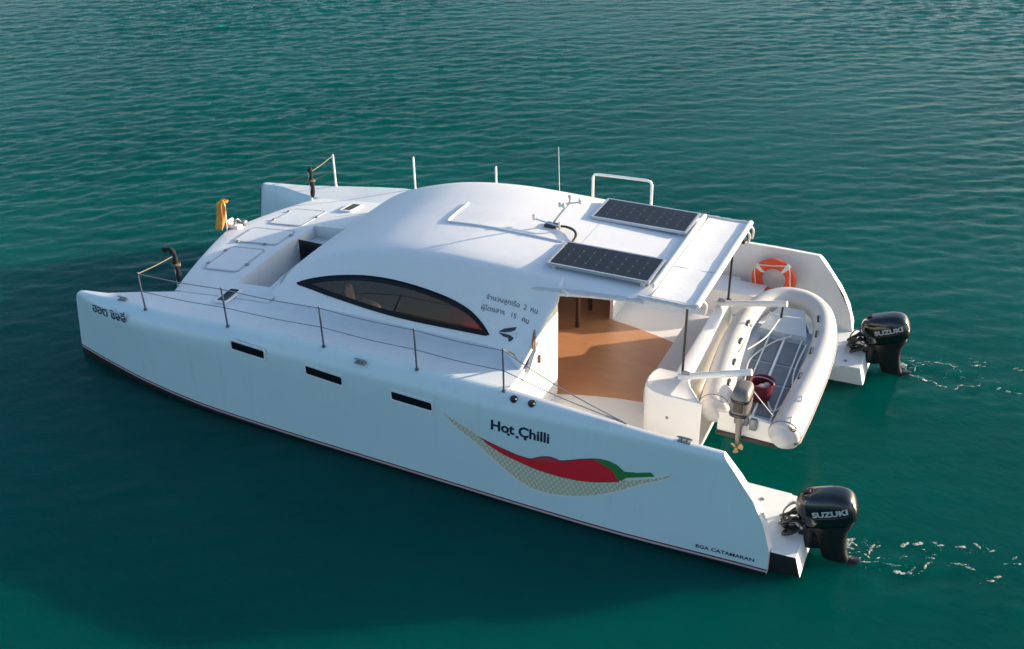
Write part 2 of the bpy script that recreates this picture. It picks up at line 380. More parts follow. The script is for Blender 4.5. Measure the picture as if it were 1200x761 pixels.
for i in range(NW):
    a = _kx[i]*GX+_ky[i]*GY+_ph[i]; s_, c_ = np.sin(a), np.cos(a)
    Z += _amp[i]*s_
    DX += .8*_amp[i]*np.cos(_th[i])*c_; DY += .8*_amp[i]*np.sin(_th[i])*c_
Z *= E_; DX *= E_; DY *= E_
nx, ny = len(gx), len(gy)
V = np.stack([(GX+DX).ravel(), (GY+DY).ravel(), Z.ravel()], 1)
idx = np.arange(nx*ny).reshape(ny, nx)
F = np.stack([idx[:-1, :-1].ravel(), idx[:-1, 1:].ravel(), idx[1:, 1:].ravel(), idx[1:, :-1].ravel()], 1)
me = bpy.data.meshes.new("sea_water")
me.vertices.add(len(V)); me.vertices.foreach_set("co", V.ravel())
me.loops.add(F.size); me.loops.foreach_set("vertex_index", F.ravel().astype(np.int32))
me.polygons.add(len(F)); me.polygons.foreach_set("loop_start", np.arange(0, F.size, 4, dtype=np.int32)); me.polygons.foreach_set("loop_total", np.full(len(F), 4, np.int32))
me.polygons.foreach_set("use_smooth", np.ones(len(F), bool))
me.update(calc_edges=True); me.validate()
def water_mat():
    m = bpy.data.materials.new("sea_water_teal"); m.use_nodes = True; nt = m.node_tree; b = nt.nodes["Principled BSDF"]
    geo = nt.nodes.new("ShaderNodeNewGeometry")
    n0 = nt.nodes.new("ShaderNodeTexNoise"); n0.inputs["Scale"].default_value = .16; n0.inputs["Detail"].default_value = 3
    nt.links.new(geo.outputs["Position"], n0.inputs["Vector"])
    rp = nt.nodes.new("ShaderNodeValToRGB"); rp.color_ramp.elements[0].position = .35; rp.color_ramp.elements[1].position = .65
    rp.color_ramp.elements[0].color = WATER_A; rp.color_ramp.elements[1].color = WATER_B
    nt.links.new(n0.outputs["Fac"], rp.inputs[0]); nt.links.new(rp.outputs[0], b.inputs["Base Color"])
    b.inputs["Roughness"].default_value = .09; b.inputs["IOR"].default_value = 1.333; b.inputs["Specular IOR Level"].default_value = .12
    b.inputs['Subsurface Weight'].default_value = 1; b.inputs['Subsurface Radius'].default_value = (.2, 1, 1); b.inputs['Subsurface Scale'].default_value = 4.5
    mp = nt.nodes.new("ShaderNodeMapping"); mp.inputs["Rotation"].default_value = (0, 0, R(-26)); mp.inputs["Scale"].default_value = (.55, 1.0, 1)
    nt.links.new(geo.outputs["Position"], mp.inputs[0])
    n1 = nt.nodes.new("ShaderNodeTexNoise"); n1.inputs["Scale"].default_value = 6.5; n1.inputs["Detail"].default_value = 5; n1.inputs["Roughness"].default_value = .55; n1.inputs["Distortion"].default_value = .6
    nt.links.new(mp.outputs[0], n1.inputs["Vector"])
    bp = nt.nodes.new("ShaderNodeBump"); bp.inputs["Strength"].default_value = .32; bp.inputs["Distance"].default_value = .03
    nt.links.new(n1.outputs["Fac"], bp.inputs["Height"]); nt.links.new(bp.outputs[0], b.inputs["Normal"])
    return m
WATER_A = (.000, .060, .053, 1); WATER_B = (.000, .075, .066, 1)
me.materials.append(water_mat())
sea_o = bpy.data.objects.new("sea_water", me); COL.objects.link(sea_o)
tag(sea_o, "calm teal green sea with small ripples around the boat", kind="structure")
# ------------------------------------------------------------------ catamaran
B_ = 6.066; YC = 3.033
CAT = empty("catamaran", (6.0, YC, 0.0), None, "white power catamaran with arched cabin, solar panels and two black outboards", "catamaran")
YW = [(-.05,.49),(.5,.35),(1.5,.14),(3.07,-.02),(5.96,-.08),(9.37,-.14),(11.69,-.09),(12.2,-.09)]
YK = [(-.05,.49),(.5,.35),(1,.24),(2,.09),(3,.02),(4,0),(12.2,0)]
ZS = [(-.1,1.27),(1.65,1.40),(3.37,1.56),(5.1,1.63),(8,1.63),(9.5,1.61),(11,1.60),(12.2,1.58)]
YI = [(-.05,.53),(.3,.66),(.8,.86),(1.6,1.10),(3,1.28),(12.2,1.28)]
SB = [(-.05,.17),(1,.12),(3,.06),(6,.025),(9.4,.02),(11.7,.05)]
def zs(x): return float(sm(x, ZS))
def yk(x): return float(sm(x, YK))
def yd(x): return yk(x) + .20*float(np.clip((x+.05)/1.0, .08, 1))*(1-.72*float(np.clip((x-8.0)/2.6, 0, 1)))
def yi(x): return max(float(sm(x, YI)), yd(x)+.02)
def yo(x, z):
    t = min(max(z/(zs(x)-.26), 0), 1); return float(sm(x, YW))*(1-t)+yk(x)*t
def flip(p): return (p[0], B_-p[1], p[2])

def xrake(z):
    t = min(max((z-.28)/1.32, 0), 1); return 11.69-.72*t**1.7
def stem(x, z): return .20*max(0, 1-z/1.28)*max(0, 1-(x+.06)/1.3)
def hull_rings():
    S = [-.06, -.045, -.02, .03, .1, .2, .35, .55, .8, 1.1, 1.4, 1.7, 2.1, 2.6, 3.1, 3.7, 4.3, 5, 5.7, 6.4, 7.1, 7.8, 7.985, 7.987, 8.3, 8.6, 9.2, 9.8, 10.3, 10.419, 10.421, 10.8, 11.2, 11.5, 11.69]
    rings = []
    for s in S:
        zt = zs(s) - (.10 if s < -.05 else .045 if s < -.03 else .015 if s < 0 else 0)
        zl = zt if s < 7.986 else (.645 if s < 10.42 else .30)
        k = yk(s); d = yd(s); q = (d-k)/.20; i_ = yi(s); sb = float(sm(s, SB))
        keel = -.45*float(np.clip((s+.06)/1.2+.15, 0, 1))
        mid = .5*(yo(s, 0)+i_)
        qi = max(.02, (1-float(np.clip((s-1.6)/.6, 0, 1)))*float(np.clip((i_-d-.09)/.22, 0, 1)))
        P = [(d, zt), (k+.10*q, zt-.045*q-.01), (k+.03*q, zt-.13*q-.02), (k, zt-.08-.18*min(q, 1)), (yo(s, 1.05), 1.05), (yo(s, .75), .75), (yo(s, .42), .42), (yo(s, sb+.05), sb+.05), (yo(s, sb+.03), sb+.03), (yo(s, sb), sb),
             (yo(s, 0)+.02, -.12), (mid-.12*min(1, s+.06), keel), (mid+.12*min(1, s+.06), keel), (i_-.02, -.1), (i_, .4 if zl > .5 else .2), (i_, zl-.2*qi), (i_-.16*qi, zl), (d+.07, zl)]+[(d+.065, zl+(zt-zl)*t_) for t_ in (.25, .5, .78)]+[(d+.05 if s < 7.986 else d+.065, zt)]
        row = []
        for (y, z) in P:
            x = s-stem(s, z)
            if s > 7.99 and z > .30:
                x = 7.99+(s-7.99)*((xrake(z)-7.99)/(11.69-7.99))
            row.append((x, y, z))
        rings.append(row)
    return rings
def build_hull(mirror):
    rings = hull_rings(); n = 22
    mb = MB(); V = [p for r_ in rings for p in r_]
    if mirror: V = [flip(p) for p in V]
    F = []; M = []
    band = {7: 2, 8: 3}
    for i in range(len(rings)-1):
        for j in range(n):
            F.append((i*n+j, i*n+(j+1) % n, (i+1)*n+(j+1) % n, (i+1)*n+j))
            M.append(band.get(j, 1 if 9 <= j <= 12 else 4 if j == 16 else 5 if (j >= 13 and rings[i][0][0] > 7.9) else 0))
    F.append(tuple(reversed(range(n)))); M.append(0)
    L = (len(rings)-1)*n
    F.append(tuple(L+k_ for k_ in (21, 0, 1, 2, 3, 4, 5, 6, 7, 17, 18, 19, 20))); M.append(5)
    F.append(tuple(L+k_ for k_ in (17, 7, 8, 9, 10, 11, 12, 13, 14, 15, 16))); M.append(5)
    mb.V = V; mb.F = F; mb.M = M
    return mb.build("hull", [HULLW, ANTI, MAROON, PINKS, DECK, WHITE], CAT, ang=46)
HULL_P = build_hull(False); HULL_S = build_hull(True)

# stern steps the engines hang on
for mir in (False, True):
    mb = MB()
    a = [(11.69, .03, .297), (11.69, 1.26, .297), (11.69, 1.26, -.25), (11.69, .03, -.25)]
    c = [(12.0, .05, .297), (12.0, 1.24, .297), (12.10, 1.24, -.06), (12.10, .05, -.06)]
    V = a+c
    if mir: V = [flip(p) for p in V]
    mb.add(V, [(0,1,2,3), (4,7,6,5), (0,4,5,1), (1,5,6,2)], 0); mb.add([V[3], V[7], V[4], V[0]], [(0,1,2,3)], 1); mb.add([V[2], V[6], V[7], V[3]], [(0,1,2,3)], 1)
    st = mb.build("stern_step", [DECK, ANTI], CAT, smooth=False, merge=.0005)
    for (x, y) in ((11.35, 1.0), (11.75, 1.1)):
        p = (x, y, .303); p = flip(p) if mir else p
        mb = MB(); mb.tube([p, (p[0], p[1], p[2]+.006)], .03, 10); mb.build("drain_cap", HINGE, st)

# ---- foredeck with recess
def fz(x, y): return zs(x)+.004+.13*max(0, 1-((y-YC)/2.05)**2)
def fx0(y):
    t = abs(y-YC)/2.05; return 1.03+.57*(t*t*.12+t*.88) if t < 1 else 1.6
ys = sorted(set([1.0, 1.2, 1.4, 1.6, 1.9, 2.2, 2.5, 2.8, YC, 3.1, 3.35, 3.6, 3.9, 4.2, 4.5, 4.8, 5.066]))
us = [0, .03, .1, .25, .5, .75, 1.0]
xs2 = [2.6, 2.9, 3.25, 3.5]
mb = MB(); rows = []
for y in ys:
    x0 = fx0(y)
    col = []
    for u in us:
        x = x0+(2.4-x0)*u
        drop = .05 if u == 0 else .012 if u == .03 else 0
        col.append((x, y, fz(x, y)-drop))
    for x in xs2: col.append((x, y, fz(x, y)))
    rows.append(col)
nc = len(rows[0]); V = [p for c in rows for p in c]; F = []
for i in range(len(ys)-1):
    ym = .5*(ys[i]+ys[i+1])
    for j in range(nc-1):
        if j >= len(us) and j < len(us)+2 and 1.4 < ym < 3.6 and True:
            continue
        F.append((i*nc+j, i*nc+j+1, (i+1)*nc+j+1, (i+1)*nc+j))
mb.add(V, F)
# front face and sides of the bridge deck
front = [rows[i][0] for i in range(len(ys))]
low = [(p[0]+.25, p[1], .62) for p in front]
m_ = len(front); mb.add(front+low, [(i, i+1, m_+i+1, m_+i) for i in range(m_-1)])
FORE = mb.build("foredeck", DECK, CAT, ang=30, fix=True)
mb = MB(); mb.box((1.75, 1.15, .50), (10.35, 4.916, .62)); mb.build("bridge_deck", WHITE, CAT, smooth=False)
# recess tub
mb = MB()
zf = lambda x, y: fz(x, y)-.001
def wall(p, q, zb):
    n = 6; T = [(p[0]+(q[0]-p[0])*i/n, p[1]+(q[1]-p[1])*i/n) for i in range(n+1)]
    V = [(x, y, zf(x, y)) for x, y in T]+[(x, y, zb) for x, y in T]
    mb.add(V, [(i, i+1, n+2+i, n+1+i) for i in range(n)])
wall((2.6, 1.4), (2.6, 3.6), .95); wall((2.6, 3.6), (3.45, 3.6), .95); wall((2.6, 1.4), (3.45, 1.4), .95)
mb.add([(2.6, 1.4, .95), (3.45, 1.4, .95), (3.45, 3.6, .95), (2.6, 3.6, .95)], [(0,1,2,3)])
mb.add([(3.45, 1.4, .95), (3.45, 3.6, .95), (3.45, 3.6, 1.8), (3.45, 1.4, 1.8)], [(0,1,2,3)])
mb.build("foredeck_recess", WHITE, FORE, smooth=False)
mb = MB(); mb.rbox((3.03, 3.345, 1.19), (.83, .50, .46), .02); st = mb.build("recess_seat", WHITE, CAT)
mb = MB(); mb.rbox((2.98, 3.085, 1.335), (.74, .014, .50), .006, 1); fr = mb.build("recess_door", BLACKP, CAT)
mb = MB(); mb.rbox((3.0, 3.073, 1.335), (.58, .012, .36), .004, 1); mb.build("glass", DGLASS, fr)

# three locker hatches on the foredeck
def on_fd(x, y, dz): return (x, y, fz(x, y)+dz)
def rrect(x0, x1, y0, y1, r, n=4):
    P = []
    for cx, cy, a0 in ((x1-r, y1-r, 0), (x0+r, y1-r, 90), (x0+r, y0+r, 180), (x1-r, y0+r, 270)):
        for i in range(n+1):
            a = R(a0+90*i/n); P.append((cx+r*math.cos(a), cy+r*math.sin(a)))
    return P
def ring_plate(outer, inner, fn, z0, z1, mb, m=0):
    n = len(outer)
    V = [fn(x, y, z1) for x, y in outer]+[fn(x, y, z1) for x, y in inner]+[fn(x, y, z0) for x, y in outer]+[fn(x, y, z0) for x, y in inner]
    F = []
    for i in range(n):
        j = (i+1) % n
        F += [(i, j, n+j, n+i), (2*n+i, 2*n+j, j, i), (n+i, n+j, 3*n+j, 3*n+i)]
    mb.add(V, F, m)
def grid_patch(x0, x1, y0, y1, r, fn, z0, z1, mb, m=0):
    """rounded plate following fn, subdivided along y by fan rows"""
    P = rrect(x0, x1, y0, y1, r); c = (.5*(x0+x1), .5*(y0+y1)); n = len(P)
    mid = [(c[0]+(x-c[0])*.5, c[1]+(y-c[1])*.5) for x, y in P]
    V = [fn(x, y, z1) for x, y in P]+[fn(x, y, z1) for x, y in mid]+[fn(c[0], c[1], z1)]+[fn(x, y, z0) for x, y in P]
    F = []
    for i in range(n):
        j = (i+1) % n
        F += [(i, j, n+j, n+i), (n+i, n+j, 2*n), (2*n+1+i, 2*n+1+j, j, i)]
    mb.add(V, F, m)
for (x0, x1, y0, y1, hinges) in ((1.64, 2.38, 1.68, 2.50, ((1.64, 1.86), (1.64, 2.32), (2.38, 1.95))), (1.50, 2.45, 2.68, 3.30, ((1.62, 2.68), (2.2, 2.68), (2.45, 3.1))), (1.64, 2.38, 3.52, 4.34, ((1.64, 3.7), (1.64, 4.16), (2.38, 4.0)))):
    mb = MB(); grid_patch(x0+.02, x1-.02, y0+.02, y1-.02, .06, on_fd, -.002, .012, mb)
    h = mb.build("locker_hatch", DECK, CAT)
    mb = MB(); ring_plate(rrect(x0, x1, y0, y1, .08), rrect(x0+.035, x1-.035, y0+.035, y1-.035, .06), on_fd, .0, .0135, mb)
    mb.build("hatch_gasket", GASKET, h)
    for (hx, hy) in hinges:
        mb = MB(); mb.rbox(on_fd(hx, hy, .014), (.06, .06, .024), .008); mb.build("hinge", HINGE, h)
# two dark deck hatches
def dk_pt(x, y, dz): return (x, y, (fz(x, y) if y > 1.0 else zs(x)+.004)+dz)
for y0 in (.78, 4.38):
    mb = MB(); ring_plate(rrect(2.60, 2.86, y0, y0+.44, .05), rrect(2.635, 2.825, y0+.035, y0+.405, .04), dk_pt, .0, .035, mb)
    hf = mb.build("deck_hatch", WHITEP, CAT)
    mb = MB(); grid_patch(2.635, 2.825, y0+.035, y0+.405, .04, dk_pt, .0, .030, mb); mb.build("hatch_glass", DGLASS, hf)

# ---- cabin shell
ZC = [(3.15,1.50),(3.4,1.80),(3.9,2.17),(4.6,2.46),(5.3,2.645),(6,2.735),(6.6,2.765),(7.3,2.755),(8.0,2.735),(9.5,2.70),(10.2,2.68)]
ZBASE = 1.60
PRF = [(0,1),(.35,.99),(.60,.965),(.72,.935),(.775,.885),(.82,.76),(.90,.45),(.96,.185),(1,0)]   # half section: flat top, crease, slanted side
_pd = np.linspace(0, 1, 300); _pf = sm(_pd, PRF)
_zcx = np.linspace(3.15, 10.2, 400); _zcz = sm(_zcx, ZC)
_zcz = np.convolve(np.pad(_zcz, 12, mode='edge'), np.ones(25)/25, 'valid')
def zc(x): return float(np.interp(x, _zcx, _zcz))
def flare(x): return .62*min(max((x-7.2)/.85, 0), 1)**2
def roof_z(x, y):
    d = min(abs(y-YC)/1.9, 1); return ZBASE+(zc(x)-ZBASE)*float(np.interp(d, _pd, _pf))
def side_y(x, z):
    h = max(zc(x)-ZBASE, 1e-3); f = min(max((z-ZBASE)/h, 0), 1); d = float(np.interp(f, _pf[::-1], _pd[::-1]))
    return YC-1.9*d-flare(x)*(1-f)**2
prof = [(float(np.interp(f, _pf[::-1], _pd[::-1])), f) for f in np.linspace(0, .72, 22)]
prof += [(d, float(np.interp(d, _pd, _pf))) for d in list(np.linspace(prof[-1][0], .70, 13)[1:])+list(np.linspace(.70, 0, 14)[1:])]
def xend(f): return 7.9+.30*min(f/.72, 1)
def poly_in(p, poly):
    c = False; n = len(poly); j = n-1
    for i in range(n):
        a, b = poly[i], poly[j]
        if (a[1] > p[1]) != (b[1] > p[1]) and p[0] < (b[0]-a[0])*(p[1]-a[1])/(b[1]-a[1])+a[0]: c = not c
        j = i
    return c
WIN = chaikin(DATA['win'], 1)
wc = (sum(p[0] for p in WIN)/len(WIN), sum(p[1] for p in WIN)/len(WIN))
def inset(poly, d):
    n = len(poly); out = []
    ar = sum(poly[i][0]*poly[(i+1) % n][1]-poly[(i+1) % n][0]*poly[i][1] for i in range(n))
    s = 1 if ar > 0 else -1
    for i in range(n):
        a, b, c = Vector(poly[i-1]), Vector(poly[i]), Vector(poly[(i+1) % n])
        e1 = (b-a).normalized(); e2 = (c-b).normalized()
        nn = Vector((-(e1.y+e2.y), e1.x+e2.x))*s
        nn = nn.normalized() if nn.length > 1e-6 else Vector((0, 0))
        out.append((b.x+nn.x*d, b.y+nn.y*d))
    return out
WIN_IN = inset(WIN, .045)
NXS = 110
mb = MB(); half = len(prof)
def shell_pt(u, d, f, sgn, low=False):
    x = 3.25+u*(xend(f)-3.25)
    h = zc(x)-ZBASE
    y = 1.9*d+flare(x)*(1-f)**2
    return (x, YC-sgn*y, ZBASE+h*f-(.14 if low else 0)-.09*max(0, 1-u/.10))
rows = []
for i in range(NXS+1):
    u = (i/NXS)**1.15
    row = [shell_pt(u, prof[0][0], 0, 1, True)]+[shell_pt(u, d, f, 1) for d, f in prof]+[shell_pt(u, d, f, -1) for d, f in reversed(prof[:-1])]+[shell_pt(u, prof[0][0], 0, -1, True)]
    rows.append(row)
n = len(rows[0]); V = [p for r_ in rows for p in r_]; F = []
for i in range(NXS):
    for j in range(n-1):
        q = (i*n+j, i*n+j+1, (i+1)*n+j+1, (i+1)*n+j)
        cx = sum(V[k][0] for k in q)/4; cz = sum(V[k][2] for k in q)/4; cy = sum(V[k][1] for k in q)/4
        if abs(cy-YC) > 1.0 and poly_in((cx, cz), WIN_IN): continue
        F.append(q)
mb.add(V, F)
SHELL = mb.build("cabin_shell", [ROOFM, SHELLDIM], CAT, ang=60, fix=True)
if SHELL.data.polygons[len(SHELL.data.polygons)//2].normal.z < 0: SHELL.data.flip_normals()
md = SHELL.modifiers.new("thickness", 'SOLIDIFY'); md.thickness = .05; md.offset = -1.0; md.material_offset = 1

# side windows follow the shell
def win_fn(sgn):
    def f(x, z, d):
        y = side_y(x, z)-d; return (x, y if sgn > 0 else B_-y, z)
    return f
def win_cols(poly, NX):
    x0 = min(p[0] for p in poly); x1 = max(p[0] for p in poly); cols = []
    for i in range(NX+1):
        x = x0+(x1-x0)*(.5-.5*math.cos(math.pi*i/NX)); x = min(max(x, x0+1e-4), x1-1e-4)
        q = []
        for a, b in zip(poly, poly[1:]+poly[:1]):
            if (a[0] > x) != (b[0] > x): q.append(a[1]+(b[1]-a[1])*(x-a[0])/(b[0]-a[0]))
        cols.append((x, min(q), max(q)))
    return cols
def win_patch(poly, fn, d, mb, shrink=0):
    """sheet through poly in rows so it hugs the curved surface"""
    NX, NZ = 60, 8; m = NZ+1; V = []
    for x, lo, hi in win_cols(poly, NX):
        s_ = min(shrink, .45*(hi-lo)); lo += s_; hi -= s_
        V += [fn(x, lo+(hi-lo)*k/NZ, d) for k in range(NZ+1)]
    mb.add(V, [(i*m+k, i*m+k+1, (i+1)*m+k+1, (i+1)*m+k) for i in range(NX) for k in range(NZ)])
for sgn in (1, -1):
    fn = win_fn(sgn)
    mb = MB(); cols = win_cols(WIN, 90)
    V = []; F = []
    for x, lo, hi in cols:
        w_ = min(.075, .5*(hi-lo)); V += [fn(x, lo, .001), fn(x, lo+.004, .012), fn(x, lo+w_*.5, .013), fn(x, lo+w_, .012), fn(x, hi-w_, .012), fn(x, hi-w_*.5, .013), fn(x, hi-.004, .012), fn(x, hi, .001)]
    for i in range(len(cols)-1):
        for k in (0, 1, 2, 4, 5, 6): F.append((8*i+k, 8*i+k+1, 8*i+8+k+1, 8*i+8+k))
    mb.add(V, F); fr = mb.build("side_window", FRIT, CAT, ang=50)
    mb = MB(); win_patch(WIN, fn, .008, mb, .06); mb.build("glass", GLASS, fr)

# ---- roof aft of the shell
def slab(x0, x1, yh0, yh1, nx, ny, zt, th, mb, m=0):
    V = []; F = []
    for lay in (0, 1):
        for i in range(nx+1):
            x = x0+(x1-x0)*i/nx; hw = yh0+(yh1-yh0)*i/nx
            for j in range(ny+1):
                y = YC-hw+2*hw*j/ny; V.append((x, y, zt(x, y)-lay*th))
    o = (nx+1)*(ny+1); w = ny+1
    for i in range(nx):
        for j in range(ny):
            q = (i*w+j, i*w+j+1, (i+1)*w+j+1, (i+1)*w+j); F += [q, tuple(o+k for k in reversed(q))]
    for i in range(nx):
        for j in (0, ny): F.append((i*w+j, (i+1)*w+j, o+(i+1)*w+j, o+i*w+j))
    for j in range(ny):
        for i in (0, nx): F.append((i*w+j, i*w+j+1, o+i*w+j+1, o+i*w+j))
    mb.add(V, F, m)
mb = MB(); slab(8.06, 9.44, 1.54, 1.44, 10, 24, lambda x, y: roof_z(x, y)+.003, .058, mb)
mb.build("aft_roof", ROOFM, CAT, ang=50)
def awn_z(x, y): return 2.657 - .006*math.sin(math.pi*(x-9.44)/.64) + .002*math.sin(9*y)*math.sin(5*x)
mb = MB(); slab(9.46, 10.08, 1.37, 1.36, 8, 20, awn_z, .02, mb)
AWN = mb.build("awning", CANVAS, CAT, ang=50)
def wob(P, a, seed):
    r_ = random.Random(seed); return [(p[0]+r_.uniform(-a, a), p[1]+r_.uniform(-a, a), p[2]+r_.uniform(-a, a)) for p in P]
for y, sd in ((1.60, 1), (4.466, 2)):
    P = wob([(9.3+.8*i/14, y, 2.635) for i in range(15)], .005, sd)
    mb = MB(); mb.tube(P, [.032+.005*random.random() for _ in P], 10); mb.build("canvas_roll", ROLL, AWN)
P = wob([(10.10, 1.60+2.87*i/24, 2.655) for i in range(25)], .0015, 5)
mb = MB(); mb.tube(P, [.041+.002*random.random() for _ in P], 10); mb.build("aft_canvas_roll", WHITEP, AWN)
mb = MB(); mb.rbox((9.435, YC, 2.735), (.06, 2.50, .07), .018); mb.build("roof_ridge_bar", WHITEP, CAT)
mb = MB(); mb.tube([(9.47, 2.62, 2.661), (9.75, 2.63, 2.642), (10.07, 2.635, 2.66)], .008, 6); mb.build("canvas_seam", ROLL, AWN)
for sg, nm in ((1, 'n'), (-1, 'f')):           # gutter lip along each roof edge
    P = []
    for i in range(13):
        x = 7.75+1.62*i/12; hw = 1.54+(1.45-1.54)*(i/12); P.append((x, YC-sg*hw, roof_z(min(x, 9.4), YC-hw)-.012+.002*math.sin(7*i)))
    mb = MB(); mb.tube(P, [.015]+[.034+.003*random.random() for _ in range(11)]+[.03], 8); mb.build("roof_gutter", ROLL, CAT)
for (x, y) in ((10.12, 1.80), (10.12, 4.36), (10.11, 4.16)):   # white lashings hanging from the aft edge
    mb = MB(); mb.tube(catmull([(x, y, 2.66), (x+.05, y+.03, 2.58), (x+.045, y+.04, 2.47), (x+.03, y+.035, 2.43)], 4), .018, 7); mb.build("lashing", ROPEW, AWN)
mb = MB(); mb.tube(catmull([(8.26, 1.45, 2.60), (8.33, 1.42, 2.585), (8.34, 1.40, 2.53)], 4), .014, 6); mb.build("lashing", ROPEW, AWN)

# solar panels
for y0, y1 in ((1.80, 2.56), (3.50, 4.26)):
    x0, x1 = 7.86, 9.37; zt = 2.775
    mb = MB(); mb.box((x0+.03, y0+.03, zt-.03), (x1-.03, y1-.03, zt-.006)); sp = mb.build("solar_panel", BACKS, CAT, smooth=False)
    mb = MB()
    for lo, hi in (((x0, y0, zt-.04), (x1, y0+.03, zt)), ((x0, y1-.03, zt-.04), (x1, y1, zt)), ((x0, y0+.03, zt-.04), (x0+.03, y1-.03, zt)), ((x1-.03, y0+.03, zt-.04), (x1, y1-.03, zt))): mb.box(lo, hi)
    mb.build("frame", ALU, sp, smooth=False)
    mb = MB(); cx = (x1-x0-.08)/9; cy = (y1-y0-.08)/4; g = .0035; ch = .016
    for i in range(9):
        for j in range(4):
            a, b = x0+.04+i*cx+g, x0+.04+(i+1)*cx-g; c, d = y0+.04+j*cy+g, y0+.04+(j+1)*cy-g; z = zt-.004
            mb.add([(a+ch, c, z), (b-ch, c, z), (b, c+ch, z), (b, d-ch, z), (b-ch, d, z), (a+ch, d, z), (a, d-ch, z), (a, c+ch, z)], [tuple(range(8))])
    mb.build("cells", CELL, sp, smooth=False)
    for (x, y) in ((x0+.1, y0+.05), (x1-.1, y0+.05), (x0+.1, y1-.05), (x1-.1, y1-.05)):
        mb = MB(); zr = roof_z(x, y)-.01; mb.rbox((x, y, (zr+zt-.04)/2), (.06, .05, max(zt-.04-zr, .02)), .004, 1); mb.build("panel_foot", ALU, sp)

# low batten on the roof
def rp(x, y, dz=.012): return (x, y, roof_z(x, y)+dz)
mb = MB(); mb.tube([rp(5.86, 3.32)]+[rp(5.86, 3.32-.72*i/8) for i in range(1, 8)]+[rp(5.88, 2.585), rp(5.93, 2.565)]+[rp(5.98+1.82*i/20, 2.565) for i in range(21)], .013, 7)
mb.build("roof_batten", ROOFM, CAT)

# wind vane
mb = MB(); mb.rbox((7.44, 2.98, roof_z(7.44, 2.98)+.02), (.20, .16, .04), .015); VANE = mb.build("wind_vane", BLACKP, CAT)
mb = MB(); tip = (7.73, 2.97, 3.19); mb.tube([(7.44, 2.98, 2.78), tip], .016, 8); mb.build("mast", STEEL, VANE)
mb = MB(); mb.tube([(7.60, 2.93, 3.16), (7.88, 3.02, 3.20)], .010, 6); mb.tube([tip, (7.73, 2.97, 3.26)], .012, 6); mb.build("cross_arm", STEEL, VANE)
for p in ((7.60, 2.93, 3.15), (7.70, 2.82, 3.20), (7.88, 3.02, 3.21), (7.74, 2.97, 3.28)):
    mb = MB(); mb.ball(p, (.036, .036, .042)); mb.build("cup", WHITEP, VANE)
mb = MB(); mb.tube([(7.20, 2.91, 2.86), (7.62, 2.86, 2.83)], .012, 6); mb.rbox((7.18, 2.91, 2.88), (.05, .03, .09), .008); mb.rbox((7.62, 2.86, 2.84), (.03, .03, .12), .008); mb.build("tail_arm", STEEL, VANE)
mb = MB(); mb.tube(catmull([(7.50, 2.95, 2.77), (7.66, 2.97, 2.79), (7.83, 2.90, 2.79), (7.92, 2.76, 2.78), (7.93, 2.60, 2.745)], 6), .020, 8); mb.build("cable", BLACKP, VANE)
mb = MB(); mb.tube([(6.75, 4.95, 1.9), (6.75, 4.95, 2.1)], .016, 8); mb.tube([(6.75, 4.95, 2.1), (6.72, 4.95, 3.22)], .0042, 6); mb.build("radio_antenna", WHITEP, CAT)

# ---- cockpit and saloon
mb = MB(); mb.box((3.5, 1.281, .60), (10.36, 4.785, .645)); mb.build("cockpit_floor", CREAM, CAT, smooth=False)
near = [(8.05, 1.74), (8.3, 1.83), (8.6, 1.92), (8.95, 2.00), (9.33, 2.06)]
half_w = [(x, YC-y) for x, y in near]
poly = [(3.7, 1.35), (8.04, 1.35)]+near+[(9.33, 3.80), (8.95, 3.93), (8.6, 4.03), (8.3, 4.10), (8.05, 4.14), (8.04, 4.72), (3.7, 4.72)]
mb = MB(); mb.prism(poly, lambda u, v, d: (u, v, d), .640, .6515); mb.build("wood_floor", WOOD, CAT, smooth=False)
# aft bulkhead, one panel each side of the open doorway
def arch_poly(y_in, x):
    P = [(y_in, .60)]
    P += [(.27, .60), (.27, 1.52)]
    for z in np.linspace(1.60, zc(x)-.12, 18):
        y = side_y(x-.02, z)+.05
        if y < y_in: P.append((max(y, .3), z))
    P.append((y_in, roof_z(x, y_in)-.055)); return P
for sgn in (1, -1):
    pl = arch_poly(1.79 if sgn > 0 else 1.905, 7.9)
    mb = MB(); mb.prism(pl, (lambda u, v, d: (7.99+d, u if sgn > 0 else B_-u, v)), 0, .06)
    bh = mb.build("bulkhead", WHITE, CAT, smooth=False)
    ff = (lambda y, z, d: (8.05+d, y if sgn > 0 else B_-y, z))
    mb = MB(); mb.prism(chaikin([(.86, 1.96), (.90, 2.10), (.97, 2.22), (.98, 2.0), (.96, 1.90), (.90, 1.88)], 2), lambda u, v, d: ff(u, v, d), -.002, .012); mb.build("porthole", BROWN, bh)
    mb = MB(); mb.box((8.049, 1.0 if sgn > 0 else B_-1.012, .66), (8.054, 1.012 if sgn > 0 else B_-1.0, 2.0)); mb.build("door_seam", GASKET, bh, smooth=False)
    mb = MB(); mb.rbox(ff(1.09, 1.64, .02), (.03, .04, .13), .01); mb.build("door_handle", BROWN, bh)
# saloon lining
mb = MB(); mb.box((3.56, 1.45, .645), (3.62, 4.616, 1.62)); mb.box((3.6, 1.22, .645), (7.98, 1.26, 1.58)); mb.box((3.6, 4.806, .645), (7.98, 4.846, 1.58)); mb.build("saloon_lining", PINKW, CAT, smooth=False)
for (x, y) in ((7.60, 3.70), (7.58, 4.32)):
    mb = MB(); mb.tube([(x, y, .648), (x, y, roof_z(x, y)-.05)], .036, 10); mb.build("saloon_post", BROWNP, CAT)
